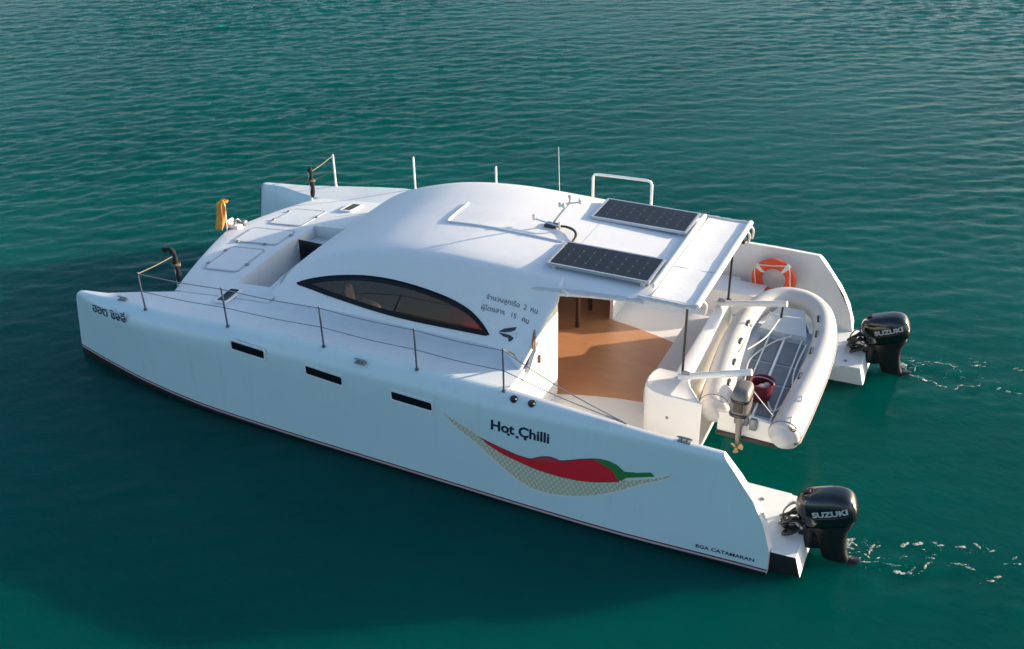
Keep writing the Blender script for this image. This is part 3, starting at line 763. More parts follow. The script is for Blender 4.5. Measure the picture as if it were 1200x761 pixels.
# aft bench and bulwark with rounded end blocks
mb = MB(); mb.rbox((9.58, YC, .845), (.44, 2.4, .40), .03); BENCH = mb.build("aft_bench", GREYP, CAT)
mb = MB(); mb.rbox((9.89, YC, 1.02), (.18, 2.40, .78), .035, 3); mb.build("aft_bulwark", WHITE, CAT)
def end_block(mir):
    out = [(9.56, 1.90), (9.50, 1.78), (9.48, 1.62), (9.50, 1.47), (9.56, 1.36), (9.66, 1.29), (9.85, 1.25), (10.1, 1.25), (10.37, 1.25), (10.28, 1.38), (10.12, 1.60), (9.98, 1.90)]
    if mir: out = [(min(x, 10.22), y) for x, y in out]
    f = (lambda u, v, d: (u, B_-v, d)) if mir else (lambda u, v, d: (u, v, d))
    mb = MB(); ins = inset(out, .035)
    rings = [[f(u, v, .60) for u, v in out], [f(u, v, 1.36) for u, v in out], [f(u, v, 1.40) for u, v in inset(out, .008)], [f(u, v, 1.412) for u, v in inset(out, .03)], [f(u, v, 1.405) for u, v in inset(out, .06)]]
    mb.loft(rings); o = mb.build("end_block", CREAM, CAT, ang=40)
    for p in ((9.475, 1.62, 1.22), (9.90, 1.246, 1.06)):
        q = f(*p); mb = MB(); mb.tube([q, (q[0]-.008 if p[0] < 9.6 else q[0], q[1]-(0 if p[0] < 9.6 else (.006 if not mir else -.006)), q[2])], .022, 10)
        mb.build("drain_cap", HINGE, o)
end_block(False)
mb = MB(); mb.rbox((9.89, 4.20, 1.0), (.24, .16, .80), .05, 3); mb.build('end_block', CREAM, CAT)
# starboard side step and inner moulding
mb = MB(); mb.rbox((9.75, 5.36, .85), (.95, .50, .42), .03); mb.build("side_step", WHITE, CAT)
mb = MB(); mb.rbox((9.0, 5.72, 1.0), (1.55, .10, .05), .015); mb.build("side_shelf", WHITE, CAT)
# awning posts
for (x, y, zt) in ((9.93, 1.78, 2.63), (9.93, 4.20, 2.63)):
    mb = MB(); mb.tube([(x, y, 1.40), (x, y, zt)], .018, 8); mb.tube([(x, y, 1.405), (x, y, 1.42)], .05, 12); p = mb.build("awning_post", BLACKP, CAT)
mb = MB()
for dy in (-.035, .035): mb.rbox((10.14, 3.93+dy, 2.60), (.05, .05, .07), .012)
mb.build("pulley_block", BLACKP, CAT)
# davit arms
for (a, b) in (((9.90, 1.72, 1.44), (10.88, 1.77, 1.74)), ((9.78, 3.97, 1.44), (10.88, 3.96, 1.67))):
    A = Vector(a); Bv = Vector(b); mb = MB()
    mb.tube([A, A.lerp(Bv, .06), A.lerp(Bv, .95), Bv], .048, 12); dv = mb.build("davit_arm", WHITEP, CAT, ang=40)
    mb = MB(); q = A.lerp(Bv, .95); mb.tube([q+Vector((0, 0, -.02)), q+Vector((-.01, .01, -.16))], .016, 6); mb.rbox(q+Vector((-.01, .01, -.2)), (.035, .05, .09), .012); mb.build("davit_tackle", BLACKP, dv)
    mb = MB(); q = A.lerp(Bv, .10); mb.rbox(q+Vector((0, 0, .055)), (.12, .06, .05), .012); mb.build("davit_cleat", HINGE, dv)

# ---- rails
ST = {}
for sgn in (1, -1):
    pf = (lambda x, y, z: (x, y, z)) if sgn > 0 else (lambda x, y, z: (x, B_-y, z))
    xs_ = ((1.62, 2), (3.36, 3), (5.09, 4), (6.62, 5), (7.95, 6))
    if sgn < 0: xs_ = xs_[:3]
    tops = []
    M_ = POSTG if sgn > 0 else WHITEP
    for x, _ in xs_:
        y0 = yd(x)-.02; zb = zs(x)-.01
        mb = MB(); mb.tube([pf(x, y0, zb), pf(x, y0, zb+.65)], .0135 if sgn > 0 else .02, 8); mb.tube([pf(x, y0, zb), pf(x, y0, zb+.025)], .028, 10); mb.ball(pf(x, y0, zb+.655), .016, 8, 6)
        mb.build("stanchion", M_, CAT); tops.append(Vector(pf(x, y0, zb+.64)))
    def wire(P, r_, m_=WIRE, nm="lifeline"):
        mb = MB(); mb.tube(P, r_, 6); mb.build(nm, m_, CAT)
    def sag(a, b, s=.03): return catmull([a, (Vector(a)+Vector(b))/2-Vector((0, 0, s)), b], 6)
    up = []; lo = []
    for a, b in zip(tops, tops[1:]):
        up += sag(a, b, .02)[:-1]; d = Vector((0, 0, .31)); lo += sag(a-d, b-d, .02)[:-1]
    up.append(tops[-1]); lo.append(tops[-1]-Vector((0, 0, .31)))
    if sgn > 0:
        end = Vector((9.70, yd(9.7)+.02, zs(9.7)+.02))
        up += sag(tops[-1], end, .05)[1:]; lo += sag(lo[-1], Vector((9.45, yd(9.45)+.03, zs(9.45)+.04)), .03)[1:]
        wire(up, .0075); wire(lo, .0065)
        hoop = catmull([tops[-1], tops[-1]+Vector((.0, .30, -.22)), Vector((7.91, .80, 1.72))], 6)
        wire(hoop, .016, POSTG, "grab_rail")
        mb = MB(); mb.tube([Vector((9.42, yd(9.42)+.02, zs(9.42)+.055)), end], .012, 6); mb.build("turnbuckle", HINGE, CAT)
    else:
        wire(sag(tops[0]-Vector((0, 0, .3)), Vector(pf(.9, .42, zs(.9)+.02)), .02), .006, ROPE, 'bow_rope')
        hp = [(7.0, B_-.22, 1.6), (7.0, B_-.22, 2.40), (7.03, B_-.22, 2.445), (7.1, B_-.22, 2.455), (7.98, B_-.22, 2.485), (8.05, B_-.22, 2.47), (8.075, B_-.22, 2.42), (8.08, B_-.22, 1.6)]
        mb = MB(); mb.tube([Vector(p) for p in hp], .024, 10); mb.build("guard_rail", WHITEP, CAT)
    # bow post and ropes
    bp = Vector(pf(1.60, 1.12, fz(1.62, 1.12)-.02)); tp = bp+Vector((.02, 0, .60))
    mb = MB(); mb.tube([bp, tp], .022, 8); mb.build("bow_post", STEEL if sgn > 0 else WHITEP, CAT)
    wire(sag(tops[0], tp-Vector((0, 0, .03)), .01), .008, ROPE, "bow_rope")
    if sgn < 0:
        wire(sag(Vector(pf(.35, .46, zs(.35)+.01)), tp-Vector((0, 0, .05)), .02), .010, ROPE, "bow_rope")
    # cloth wrapped round the post (a thing of its own)
    W = empty("cloth_bundle", tp+Vector((0, 0, -.5)), None, "black cloth bundle tied up the bow post at the near end of the foredeck" if sgn > 0 else "black cloth bundle tied up the white bow post at the far end of the foredeck", "cloth bundle", "black cloth bundles on the bow posts")
    path = [tp+Vector((-.16, -.03, .05)), tp+Vector((-.10, -.02, .08)), tp+Vector((-.03, 0, .07)), tp+Vector((.02, .01, -.02)), tp+Vector((.02, .0, -.18)), tp+Vector((.03, .01, -.32)), tp+Vector((.02, 0, -.44)), tp+Vector((.01, 0, -.52))]
    if sgn < 0: path = path[2:]; path[0] = tp+Vector((0, 0, .06))
    P = catmull(path, 4); rr = [.037+.008*math.sin(i*.9)+.008*random.random() for i in range(len(P))]; rr[-1] = .03; rr[0] = .03
    mb = MB(); mb.tube(P, rr, 10); mb.build("cloth", BLACKC, W)
    mb = MB(); c = tp+Vector((.02, 0, -.2)); mb.tube([c+Vector((.068*math.cos(a), .068*math.sin(a), .004*a)) for a in np.linspace(0, 12.5, 40)], .007, 5); mb.build("tie", ROPE, W)

# bow rollers / anchor fitting at the deck tip
mb = MB(); q = (1.13, 3.22, fz(1.13, 3.22)+.03)
mb.rbox(q, (.26, .16, .07), .02); mb.tube([(1.02, 3.15, q[2]+.07), (1.02, 3.31, q[2]+.07)], .035, 10); WL = mb.build("anchor_roller", WHITEP, CAT)
mb = MB(); mb.tube(catmull([(1.17, 3.16, q[2]+.05), (1.20, 3.22, q[2]+.14), (1.22, 3.30, q[2]+.05)], 5), .018, 7); mb.rbox((1.25, 3.34, q[2]+.03), (.1, .1, .09), .025); mb.build("shackle", HINGE, WL)

# cleats on the rail cap, vents in the side
for x in (1.0, 5.77, 10.47):
    y0 = yk(x)+.075; z0 = zs(x)-.045
    if x < 2: y0 = yd(x)+.03; z0 = zs(x)+.008
    if x > 9: y0 = yk(x)+.09; z0 = zs(x)+.006
    mb = MB()
    mb.tube([(x-.10, y0, z0+.045), (x-.06, y0, z0+.05), (x+.06, y0, z0+.05), (x+.10, y0, z0+.045)], [.008, .014, .014, .008], 7)
    mb.tube([(x-.035, y0, z0-.02), (x-.035, y0, z0+.05)], .013, 7); mb.tube([(x+.035, y0, z0-.02), (x+.035, y0, z0+.05)], .013, 7)
    mb.rbox((x, y0, z0), (.17, .07, .02), .006)
    mb.build("cleat", HINGE, CAT)
for (x, y) in ((8.13, .155), (8.39, .155)):
    z0 = zs(x)-.02; nrm = Vector((0, -.42, .9)).normalized(); p = Vector((x, y-.05, z0-.015))
    mb = MB(); mb.tube([p-nrm*.02, p+nrm*.015], .05, 16); mb.ball(p+nrm*.012, (.045, .045, .02), 12, 6); mb.build("side_vent", BLACKP, CAT)
# hull windows
def hp_(u, v, d): return (u, yo(u+stem(u, v), v)-d, v)
def rquad(Q, r, n=4):
    out = []
    for i in range(4):
        a, b, c = Vector(Q[i-1]), Vector(Q[i]), Vector(Q[(i+1) % 4])
        p = b+(a-b).normalized()*r; q = b+(c-b).normalized()*r
        for k in range(n+1):
            t = k/n; out.append(tuple((1-t)**2*p+2*t*(1-t)*b+t*t*q))
    return out
def grow(Q, d):
    c = Vector((sum(p[0] for p in Q)/4, sum(p[1] for p in Q)/4)); out = []
    for p in Q: out.append((p[0]+math.copysign(d, p[0]-c.x), p[1]+math.copysign(d, p[1]-c.y)))
    return out
for Q in DATA['hwin']:
    o_, i_ = rquad(grow(Q, .028), .045), rquad(Q, .03)
    mb = MB(); n = len(o_); V = [hp_(u, v, .012) for u, v in o_]+[hp_(u, v, .010) for u, v in i_]+[hp_(u, v, -.01) for u, v in o_]+[hp_(u, v, -.03) for u, v in i_]
    F = []
    for i in range(n):
        j = (i+1) % n; F += [(i, j, n+j, n+i), (i, 2*n+i, 2*n+j, j), (n+i, n+j, 3*n+j, 3*n+i)]
    mb.add(V, F); fr = mb.build("hull_window", WHITE, CAT, ang=40)
    mb = MB(); mb.prism(i_, hp_, -.004, .006); mb.build("glass", DGLASS, fr, smooth=False)

# ---- lettering and emblem
def lettering(text, name, mp, mt, parent, bold=.0, res=3, shear=0.0):
    cu = bpy.data.curves.new("lettering_curve", 'FONT'); cu.body = text; cu.size = 1.0; cu.offset = bold; cu.resolution_u = res; cu.shear = shear
    to = bpy.data.objects.new("lettering_source", cu); COL.objects.link(to)
    dg = bpy.context.evaluated_depsgraph_get(); dg.update()
    ev = to.evaluated_get(dg); m0 = ev.to_mesh()
    Vs = [(v.co.x, v.co.y) for v in m0.vertices]; Fs = [tuple(p.vertices) for p in m0.polygons]
    ev.to_mesh_clear(); bpy.data.objects.remove(to); bpy.data.curves.remove(cu)
    if not Vs: return None
    x0 = min(v[0] for v in Vs); x1 = max(v[0] for v in Vs)
    mb = MB(); mb.add([mp((x-x0)/(x1-x0), y, x1-x0) for x, y in Vs], Fs)
    return mb.build(name, mt, parent, smooth=False, fix=False)
def hull_text(p0, p1, capw, d=.004):
    """baseline p0->p1 in (x,z); capw = height of a capital (font cap height .7)"""
    def f(u, v, w):
        x = p0[0]+(p1[0]-p0[0])*u; z = p0[1]+(p1[1]-p0[1])*u+v*capw/.70
        return hp_(x, z, d)
    return f
lettering("Hot Chilli", "lettering", hull_text(DATA['hot'][0], DATA['hot'][1], .145), INK, CAT, bold=.032)
for (x, z) in DATA['dots']:
    mb = MB(); mb.prism([(x-.02, z-.016), (x+.02, z-.016), (x+.02, z+.018), (x-.02, z+.018)], hp_, -.002, .004); mb.build("lettering_dot", INK, CAT, smooth=False)
lettering("ฮอต ชิลลี่", "lettering", hull_text((DATA['thaibow'][0][0], DATA['thaibow'][0][1]-.04), (1.28, 1.135), .16), INK, CAT, bold=.014)
lettering("BGA CATAMARAN", "lettering", hull_text((10.77, .15), (11.52, .165), .05), INK, CAT, bold=.02)
def cab_text(p0, p1, cap):
    def f(u, v, w):
        x = p0[0]+(p1[0]-p0[0])*u; z = p0[1]+(p1[1]-p0[1])*u+v*cap/.70
        return (x, side_y(x, z)-.006, z)
    return f
lettering("จำนวนลูกเรือ  2  คน", "lettering", cab_text((7.12, 2.252), (7.95, 2.235), .062), INK, CAT, bold=.0)
lettering("ผู้โดยสาร   15   คน", "lettering", cab_text((7.065, 2.10), (7.85, 2.095), .062), INK, CAT, bold=.0)
cabp = lambda u, v, d: (u, side_y(u, v)-.004-d, v)
mb = MB()
ct = [(7.385, 1.862), (7.47, 1.925), (7.67, 2.005), (7.66, 1.965), (7.60, 1.925), (7.50, 1.885)]
cb = [(7.385, 1.850), (7.49, 1.862), (7.585, 1.875), (7.66, 1.868), (7.64, 1.830), (7.585, 1.79), (7.565, 1.835), (7.48, 1.825)]
cm = [(7.52, 1.878), (7.62, 1.905), (7.71, 1.952), (7.70, 1.905), (7.715, 1.885), (7.63, 1.882)]
for pl in (ct, cb): mb.prism(pl, cabp, -.003, .003)
em = mb.build("boat_emblem", INK, CAT, smooth=False)
mb = MB(); mb.prism(cm, cabp, -.003, .003); mb.build("boat_emblem_bar", SILVERT, em, smooth=False)
# hammock and chilli decal
EMB = DATA['hammock']
mb = MB(); win_patch(inset(EMB, -.032), hp_, .003, mb); HM = mb.build("chilli_emblem", EMW, CAT, smooth=False)
mb = MB(); win_patch(EMB, hp_, .0055, mb); mb.build("hammock", HAMM, HM, smooth=False)
mb = MB(); win_patch(inset(DATA['chilli'], -.008), hp_, .008, mb); mb.build("chilli_outline", CHDK, HM, smooth=False)
mb = MB(); win_patch(DATA['chilli'], hp_, .0105, mb); mb.build("chilli", CHRED, HM, smooth=False)
mb = MB(); mb.prism(DATA['highlight'], hp_, -.002, .013); mb.build("chilli_highlight", CHLITE, HM, smooth=False)
mb = MB(); mb.prism(DATA['stem'], hp_, -.002, .013); mb.build("chilli_stem", CHGRN, HM, smooth=False)
mb = MB(); mb.prism(DATA['calyx'], hp_, -.002, .0155); mb.build("chilli_calyx", CHGRN, HM, smooth=False)

x, z = 4.448, 1.79; y = side_y(x, z)
mb = MB(); mb.rbox((x, y-.008, z), (.05, .03, .03), .008, 1); mb.build("side_light", EMW, CAT)
# ------------------------------------------------------------------ outboard motors (parts of the catamaran)
TILT = R(20); ct_, st_ = math.cos(TILT), math.sin(TILT)
EO = Vector((11.875, .615, .585))
def en(u, v, w): return (EO.x+u*ct_-w*st_, EO.y+v, EO.z+u*st_+w*ct_)
def sell(u0, u1, hv, w, n=28, e=3.2):
    c = .5*(u0+u1); a = .5*(u1-u0); P = []
    for i in range(n):
        t = 2*math.pi*i/n; cc, ss = math.cos(t), math.sin(t)
        P.append(en(c+a*math.copysign(abs(cc)**(2/e), cc), hv*math.copysign(abs(ss)**(2/e), ss), w))
    return P
OB = empty("outboard_motor", (12.05, .615, .30), CAT)
CW = [(.07, .69, .185, -.15), (.03, .735, .207, -.11), (.012, .755, .217, -.03), (0, .765, .22, .05), (.012, .755, .214, .13), (.03, .735, .203, .19), (.065, .695, .184, .235), (.11, .63, .155, .265), (.18, .55, .115, .283), (.28, .45, .06, .290)]
mb = MB(); mb.loft([sell(a, b, c, w) for a, b, c, w in CW]); mb.build("cowl", COWL, OB, ang=60)
mb = MB(); mb.loft([sell(.075, .685, .188, -.165), sell(.075, .685, .188, -.152)]); mb.rbox(en(.18, 0, .292), (.10, .08, .02), .008, mat=Matrix.Rotation(-TILT, 3, 'Y').to_4x4()); mb.build("cowl_seal", BLACKP, OB)
LP = [(.08, .67, .182, -.165), (.10, .65, .175, -.22), (.13, .58, .15, -.30), (.14, .54, .13, -.38), (.145, .51, .115, -.46), (.15, .48, .10, -.60), (.15, .47, .09, -.78)]
mb = MB(); mb.loft([sell(a, b, c, w, 24, 2.8) for a, b, c, w in LP]); mb.build("midsection", BLACKP, OB, ang=60)
mb = MB()
mb.loft([sell(.10, .60, .11, -.785, 20, 2.4), sell(.12, .62, .11, -.800, 20, 2.4)])
mb.loft([sell(.17, .40, .05, -.80, 18, 2.2), sell(.17, .41, .045, -.95, 18, 2.2), sell(.20, .42, .03, -1.06, 18, 2.2), sell(.28, .40, .012, -1.20, 18, 2.2)])
P = [en(.06+.50*i/10, 0, -.99) for i in range(11)]; mb.tube(P, [.02, .045, .06, .066, .068, .066, .062, .056, .05, .045, .04], 12)
mb.build("lower_unit", BLACKP, OB, ang=60)
mb = MB()
for k in range(3):
    a0 = 2*math.pi*k/3
    V = []
    for i in range(5):
        r_ = .03+.08*i/4; wd = .5*math.sin(math.pi*(.25+.6*i/4))
        for q in (-1, 1): V.append(en(.60+.035*q, r_*math.cos(a0+q*wd*.6), -.99+r_*math.sin(a0+q*wd*.6)))
    mb.add(V, [(2*i, 2*i+1, 2*i+3, 2*i+2) for i in range(4)])
mb.tube([en(.55, 0, -.99), en(.68, 0, -.99)], [.045, .03], 10); mb.build("propeller", POSTG, OB)
mb = MB(); rt = Matrix.Rotation(-TILT, 3, 'Y').to_4x4()
for s in (-.11, .11):
    mb.rbox((12.06, .615+s, .30), (.12, .045, .34), .015); mb.rbox((11.985, .615+s, .36), (.10, .045, .09), .015)
mb.rbox(en(.12, 0, -.40), (.14, .17, .30), .03, mat=rt); mb.tube([(12.02, .615-.16, .45), (12.02, .615+.16, .45)], .028, 10)
mb.build("clamp_bracket", BLACKP, OB)
mb = MB(); mb.tube([en(.06, -.16, -.17), en(-.02, -.12, -.12), en(-.05, -.02, -.12), en(-.05, .08, -.12)], .018, 8); mb.tube([(11.97, .40, .50), (11.97, .85, .50)], .02, 8); mb.rbox((11.93, .60, .53), (.05, .14, .05), .01); mb.build("steering_arm", STEEL, OB)
hoses = [([(11.98, .52, .50), (11.86, .44, .55), (11.73, .46, .44), (11.68, .58, .34), (11.80, .66, .325), (11.95, .62, .40)], BLACKP, .020),
         ([(11.98, .60, .52), (11.84, .58, .58), (11.70, .60, .46), (11.66, .74, .34), (11.78, .84, .33), (11.96, .72, .45)], BLACKP, .018),
         ([(11.97, .48, .46), (11.88, .36, .42), (11.76, .38, .34), (11.80, .52, .322), (11.92, .50, .36)], BLACKP, .022),
         ([(11.97, .68, .50), (11.82, .70, .62), (11.70, .66, .50), (11.72, .56, .36)], ROPE, .012),
         ([(11.96, .56, .44), (11.84, .50, .47), (11.74, .52, .38), (11.74, .64, .33), (11.86, .60, .34)], ROPEW, .010)]
for k in range(7):
    a0 = k*.9; hoses.append(([(11.97, .50+.03*k, .47+.02*(k % 3)), (11.87+.02*math.sin(a0), .44+.05*k, .56+.05*math.cos(a0*1.7)), (11.75+.03*math.cos(a0), .46+.045*k, .44+.05*math.sin(a0)), (11.74+.05*math.sin(a0*1.3), .52+.03*k, .335), (11.86, .56+.02*k, .33+.02*(k % 2)), (11.96, .56, .42)], (BLACKP, BLACKP, POSTG)[k % 3], .013))
for P, m_, r_ in hoses:
    mb = MB(); mb.tube(catmull([Vector(p) for p in P], 7), r_, 8); mb.build("hose", m_, OB)
def cowl_hv(u, w):
    for (a, b, c, w0), (a2, b2, c2, w1) in zip(CW, CW[1:]):
        if w0 <= w <= w1:
            t = (w-w0)/(w1-w0); A, Bq, Cq = a+(a2-a)*t, b+(b2-b)*t, c+(c2-c)*t
            x = min(abs((u-.5*(A+Bq))/(.5*(Bq-A))), .999); return Cq*(1-x**3.2)**(1/3.2)
    return .2
def eng_text(sgn):
    def f(u, v, w):
        uu = .24+.44*u if sgn > 0 else .68-.44*u
        ww = .04+v*.072/.70+.02*(u if sgn > 0 else 1-u); return en(uu, -sgn*(cowl_hv(uu, ww)+.004), ww)
    return f
for sg in (1, -1):
    lettering("SUZUKI", "lettering", eng_text(sg), SILVERT, OB, bold=.045)
    mb = MB(); mb.tube([en(u, -sg*(cowl_hv(u, .012)+.001), .012+.012*(u-.24)/.44) for u in np.linspace(.24, .68, 14)], .006, 5); mb.build("cowl_stripe", MAROON, OB)
mb = MB(); mb.rbox(en(.745, -.10, .10), (.02, .05, .10), .008, mat=rt); mb.build("cowl_latch", STEEL, OB)

def copy_child(o, parent):
    c = o.copy(); COL.objects.link(c); c.parent = parent
    for k in list(o.children): copy_child(k, c)
    return c
ob2 = copy_child(OB, CAT); ob2.location = OB.location + Vector((0.02, B_-2*.615, 0))

# ------------------------------------------------------------------ inflatable dinghy in the davits
DG = empty("inflatable_dinghy", (10.9, 3.0, .70), None, "light grey inflatable dinghy hanging crosswise from the stern davits", "dinghy")
cp = [(11.43,1.36,1.025),(11.44,1.44,1.03),(11.455,1.60,1.045),(11.50,2.4,1.10),(11.53,3.2,1.18),(11.50,3.85,1.27),(11.36,4.38,1.34),(11.08,4.66,1.38),(10.72,4.68,1.38),(10.44,4.42,1.34),(10.29,3.9,1.27),(10.28,3.2,1.18),(10.35,2.4,1.10),(10.42,1.78,1.05),(10.43,1.66,1.04),(10.435,1.58,1.035)]
P = catmull(cp, 6); rad = []
for i, p in enumerate(P):
    t = min(i, len(P)-1-i)
    rad.append((.215-.045*min(1, max(0, (p.y-2.0)/2.2)))*min(1, .30+.70*min(1, t/10.0)**.75))
mb = MB(); mb.tube(P, rad, 24); TB = mb.build("tube", TUBEM, DG, ang=70)
def tube_frame(i):
    T = (P[min(i+1, len(P)-1)]-P[max(i-1, 0)]).normalized(); inw = (Vector((10.9, min(max(P[i].y, 1.5), 3.9), P[i].z))-P[i]); inw.z = 0; inw = (inw-T*inw.dot(T)).normalized(); return T, inw
# rubbing strake outside, dark end bands, grab handles, seams
Q = []
for i in range(6, len(P)-6):
    T, inw = tube_frame(i); Q.append(P[i]-inw*rad[i]*.985-Vector((0, 0, .03)))
mb = MB(); mb.tube(Q, .022, 6); mb.build("rub_strake", TUBED, TB)
for i in (11, len(P)-13):
    T, inw = tube_frame(i); up_ = T.cross(inw); up_ = up_ if up_.z > 0 else -up_
    mb = MB(); mb.tube([P[i]+(inw*math.cos(a)+up_*math.sin(a))*(rad[i]+.001) for a in np.linspace(0, 2*math.pi, 33)[:-1]], .006, 5, closed=True); mb.build("seam_band", TUBED, TB)
for i in (20, 25, 29, 33, 62, 66, 70, 74):
    T, inw = tube_frame(i); up_ = T.cross(inw); up_ = up_ if up_.z > 0 else -up_
    c = P[i]+(inw*.62+up_*.78)*(rad[i]+.008)
    rot = Matrix((T, (inw*.62+up_*.78).cross(T), (inw*.62+up_*.78))).transposed().to_4x4()
    mb = MB(); mb.rbox(c, (.15, .045, .03), .012, mat=rot); mb.build("grab_handle", BLACKP, TB)
for i, dd in ((16, .12), (12, .05)):
    T, inw = tube_frame(i); up_ = Vector((0, 0, 1)); c = P[i]+(up_*.95-inw*.25)*rad[i]
    mb = MB(); mb.tube(catmull([c-T*.07, c-T*.04+up_*.035, c+T*.04+up_*.035, c+T*.07], 4), .012, 6); mb.build("lifting_eye", WHITEP, TB)
T, inw = tube_frame(10); upn = (Vector((0, 0, 1))*.86-inw*.5).normalized(); c = P[9]+upn*(rad[9]+.003); e1 = T; e2 = upn.cross(T)
mb = MB(); mb.tube([c+e1*.05*math.cos(a)+e2*.05*math.sin(a) for a in np.linspace(0, 2*math.pi, 25)[:-1]], .009, 5, closed=True)
mb.tube([c+e1*.03+e2*.0, c+e2*.03, c-e1*.03, c-e2*.03], .008, 5, closed=True); mb.build("valve_ring", BLACKP, TB)
# hull bottom
rows = []
for t in np.linspace(0, 1, 10):
    y = 1.66+2.75*t; zc_ = .98+.30*t**1.2; w = .50*(1-.75*max(0, (t-.55)/.45)**2); d = .30*(1-.5*t); x_ = 10.94-.03*t
    rows.append([(x_-w, y, zc_), (x_-w*.55, y, zc_-d*.55), (x_, y, zc_-d), (x_+w*.55, y, zc_-d*.55), (x_+w, y, zc_), (x_+w, y, zc_+.02), (x_-w, y, zc_+.02)])
mb = MB(); mb.loft(rows); mb.build("hull_bottom", TUBED, DG, ang=30)
mb = MB(); mb.add([(10.52, 1.62, .79), (11.36, 1.60, .79), (11.36, 1.58, 1.10), (11.08, 1.58, 1.13), (10.78, 1.59, 1.15), (10.52, 1.60, 1.10)]+[(10.52, 1.675, .79), (11.36, 1.655, .79), (11.36, 1.635, 1.10), (11.08, 1.635, 1.13), (10.78, 1.645, 1.15), (10.52, 1.655, 1.10)], [tuple(range(6)), tuple(reversed(range(6, 12)))]+[(i, i+6, (i+1) % 6+6, (i+1) % 6) for i in range(6)])
TR = mb.build("transom", WHITEP, DG, smooth=False)
mb = MB(); mb.rbox((10.94, 1.63, .765), (.86, .09, .07), .015); mb.build("transom_strip", BLACKP, TR)
def fl(x, y): return .985+.30*max(0, (y-1.66)/2.75)**1.2
rows = []
mb = MB()
ysf = np.linspace(1.66, 3.95, 12)
V = [(x, y, fl(x, y)+.025) for y in ysf for x in (10.40, 10.95, 11.44)]; F = [(3*i+j, 3*i+j+1, 3*i+j+4, 3*i+j+3) for i in range(11) for j in range(2)]
mb.add(V, F); FL = mb.build("floor", FLOORG, DG)
def pad(x0, x1, y0, y1, m_, nm, h=.012):
    mb = MB(); k = 6; V = []
    for i in range(k+1):
        y = y0+(y1-y0)*i/k
        for x in (x0, x1): V.append((x, y, fl(x, y)+.027+h))
        for x in (x0, x1): V.append((x, y, fl(x, y)+.02))
    F = []
    for i in range(k): F += [(4*i, 4*i+1, 4*i+5, 4*i+4), (4*i, 4*i+4, 4*i+6, 4*i+2), (4*i+1, 4*i+3, 4*i+7, 4*i+5)]
    F += [(0, 2, 3, 1), (4*k, 4*k+1, 4*k+3, 4*k+2)]
    mb.add(V, F); mb.build(nm, m_, FL, smooth=False)
for x0, x1 in ((10.60, 10.70), (10.74, 10.92), (10.98, 11.18), (11.22, 11.30)):
    for y0, y1 in ((1.85, 2.55), (2.60, 3.02), (3.07, 3.62)): pad(x0, x1, y0, y1, PADG, "tread_pad")
pad(10.935, 10.965, 1.75, 3.7, WHITEP, "floor_rib", .03); pad(10.71, 10.73, 1.75, 3.7, WHITEP, "floor_rib", .02); pad(11.19, 11.21, 1.75, 3.7, WHITEP, "floor_rib", .02)
rows = [[(10.55, 3.72, 1.20), (11.26, 3.72, 1.20), (11.26, 3.72, 1.31), (10.55, 3.72, 1.31)], [(10.70, 4.35, 1.30), (11.10, 4.35, 1.30), (11.10, 4.35, 1.40), (10.70, 4.35, 1.40)]]
mb = MB(); mb.loft(rows); mb.build("bow_locker", mat("dinghy_locker_pale", (.52, .57, .60), .45, var=.1), DG, smooth=False)
# ropes lying in the dinghy
for pts in ([(10.52, 1.9, 1.12), (10.66, 2.4, 1.11), (10.60, 3.0, 1.16), (10.80, 3.5, 1.22), (11.05, 3.68, 1.30)], [(11.30, 3.5, 1.30), (11.27, 2.9, 1.20), (11.34, 2.3, 1.16), (11.2, 1.95, 1.08), (11.05, 2.2, 1.08)], [(10.80, 3.9, 1.42), (10.72, 3.4, 1.36), (10.55, 3.0, 1.33)]):
    mb = MB(); mb.tube(catmull(pts, 6), .012, 6); mb.build("rope", ROPEW, DG)
# lifting strops
for pts in ([(10.86, 1.77, 1.52), (10.60, 1.66, 1.2)], [(10.86, 1.77, 1.52), (11.25, 1.66, 1.2)], [(10.86, 3.95, 1.46), (10.60, 4.1, 1.40)], [(10.86, 3.95, 1.46), (11.12, 4.1, 1.40)]):
    mb = MB(); mb.tube(pts, .007, 5); mb.build("lifting_strop", ROPEW, DG)
# small motor on the dinghy's transom
MO = empty("small_outboard_motor", (10.86, 1.60, 1.2), DG)
def ringz(cx, cy, hx, hy, z, n=24, e=4.0): return [(cx+hx*math.copysign(abs(math.cos(2*math.pi*i/n))**(2/e), math.cos(2*math.pi*i/n)), cy+hy*math.copysign(abs(math.sin(2*math.pi*i/n))**(2/e), math.sin(2*math.pi*i/n)), z) for i in range(n)]
mb = MB(); mb.loft([ringz(10.84, 1.50, .10, .15, 1.24), ringz(10.84, 1.50, .125, .185, 1.29), ringz(10.84, 1.50, .13, .195, 1.48), ringz(10.84, 1.51, .125, .185, 1.60), ringz(10.84, 1.53, .105, .15, 1.655), ringz(10.84, 1.54, .06, .09, 1.67)])
mb.build("cowl", SILVERC, MO, ang=60)
for z in (1.30, 1.52):
    mb = MB(); mb.loft([ringz(10.84, 1.50, .132, .197, z-.02), ringz(10.84, 1.50, .133, .198, z+.02)]); mb.build("cowl_band", BLACKP, MO)
mb = MB(); mb.rbox((10.84, 1.31, 1.44), (.13, .03, .16), .012); mb.build("cowl_grille", BLACKP, MO)
mb = MB(); mb.tube([(10.84, 1.66, 1.36), (10.82, 1.90, 1.46), (10.81, 2.10, 1.49)], .018, 8); mb.build("tiller", BLACKP, MO)
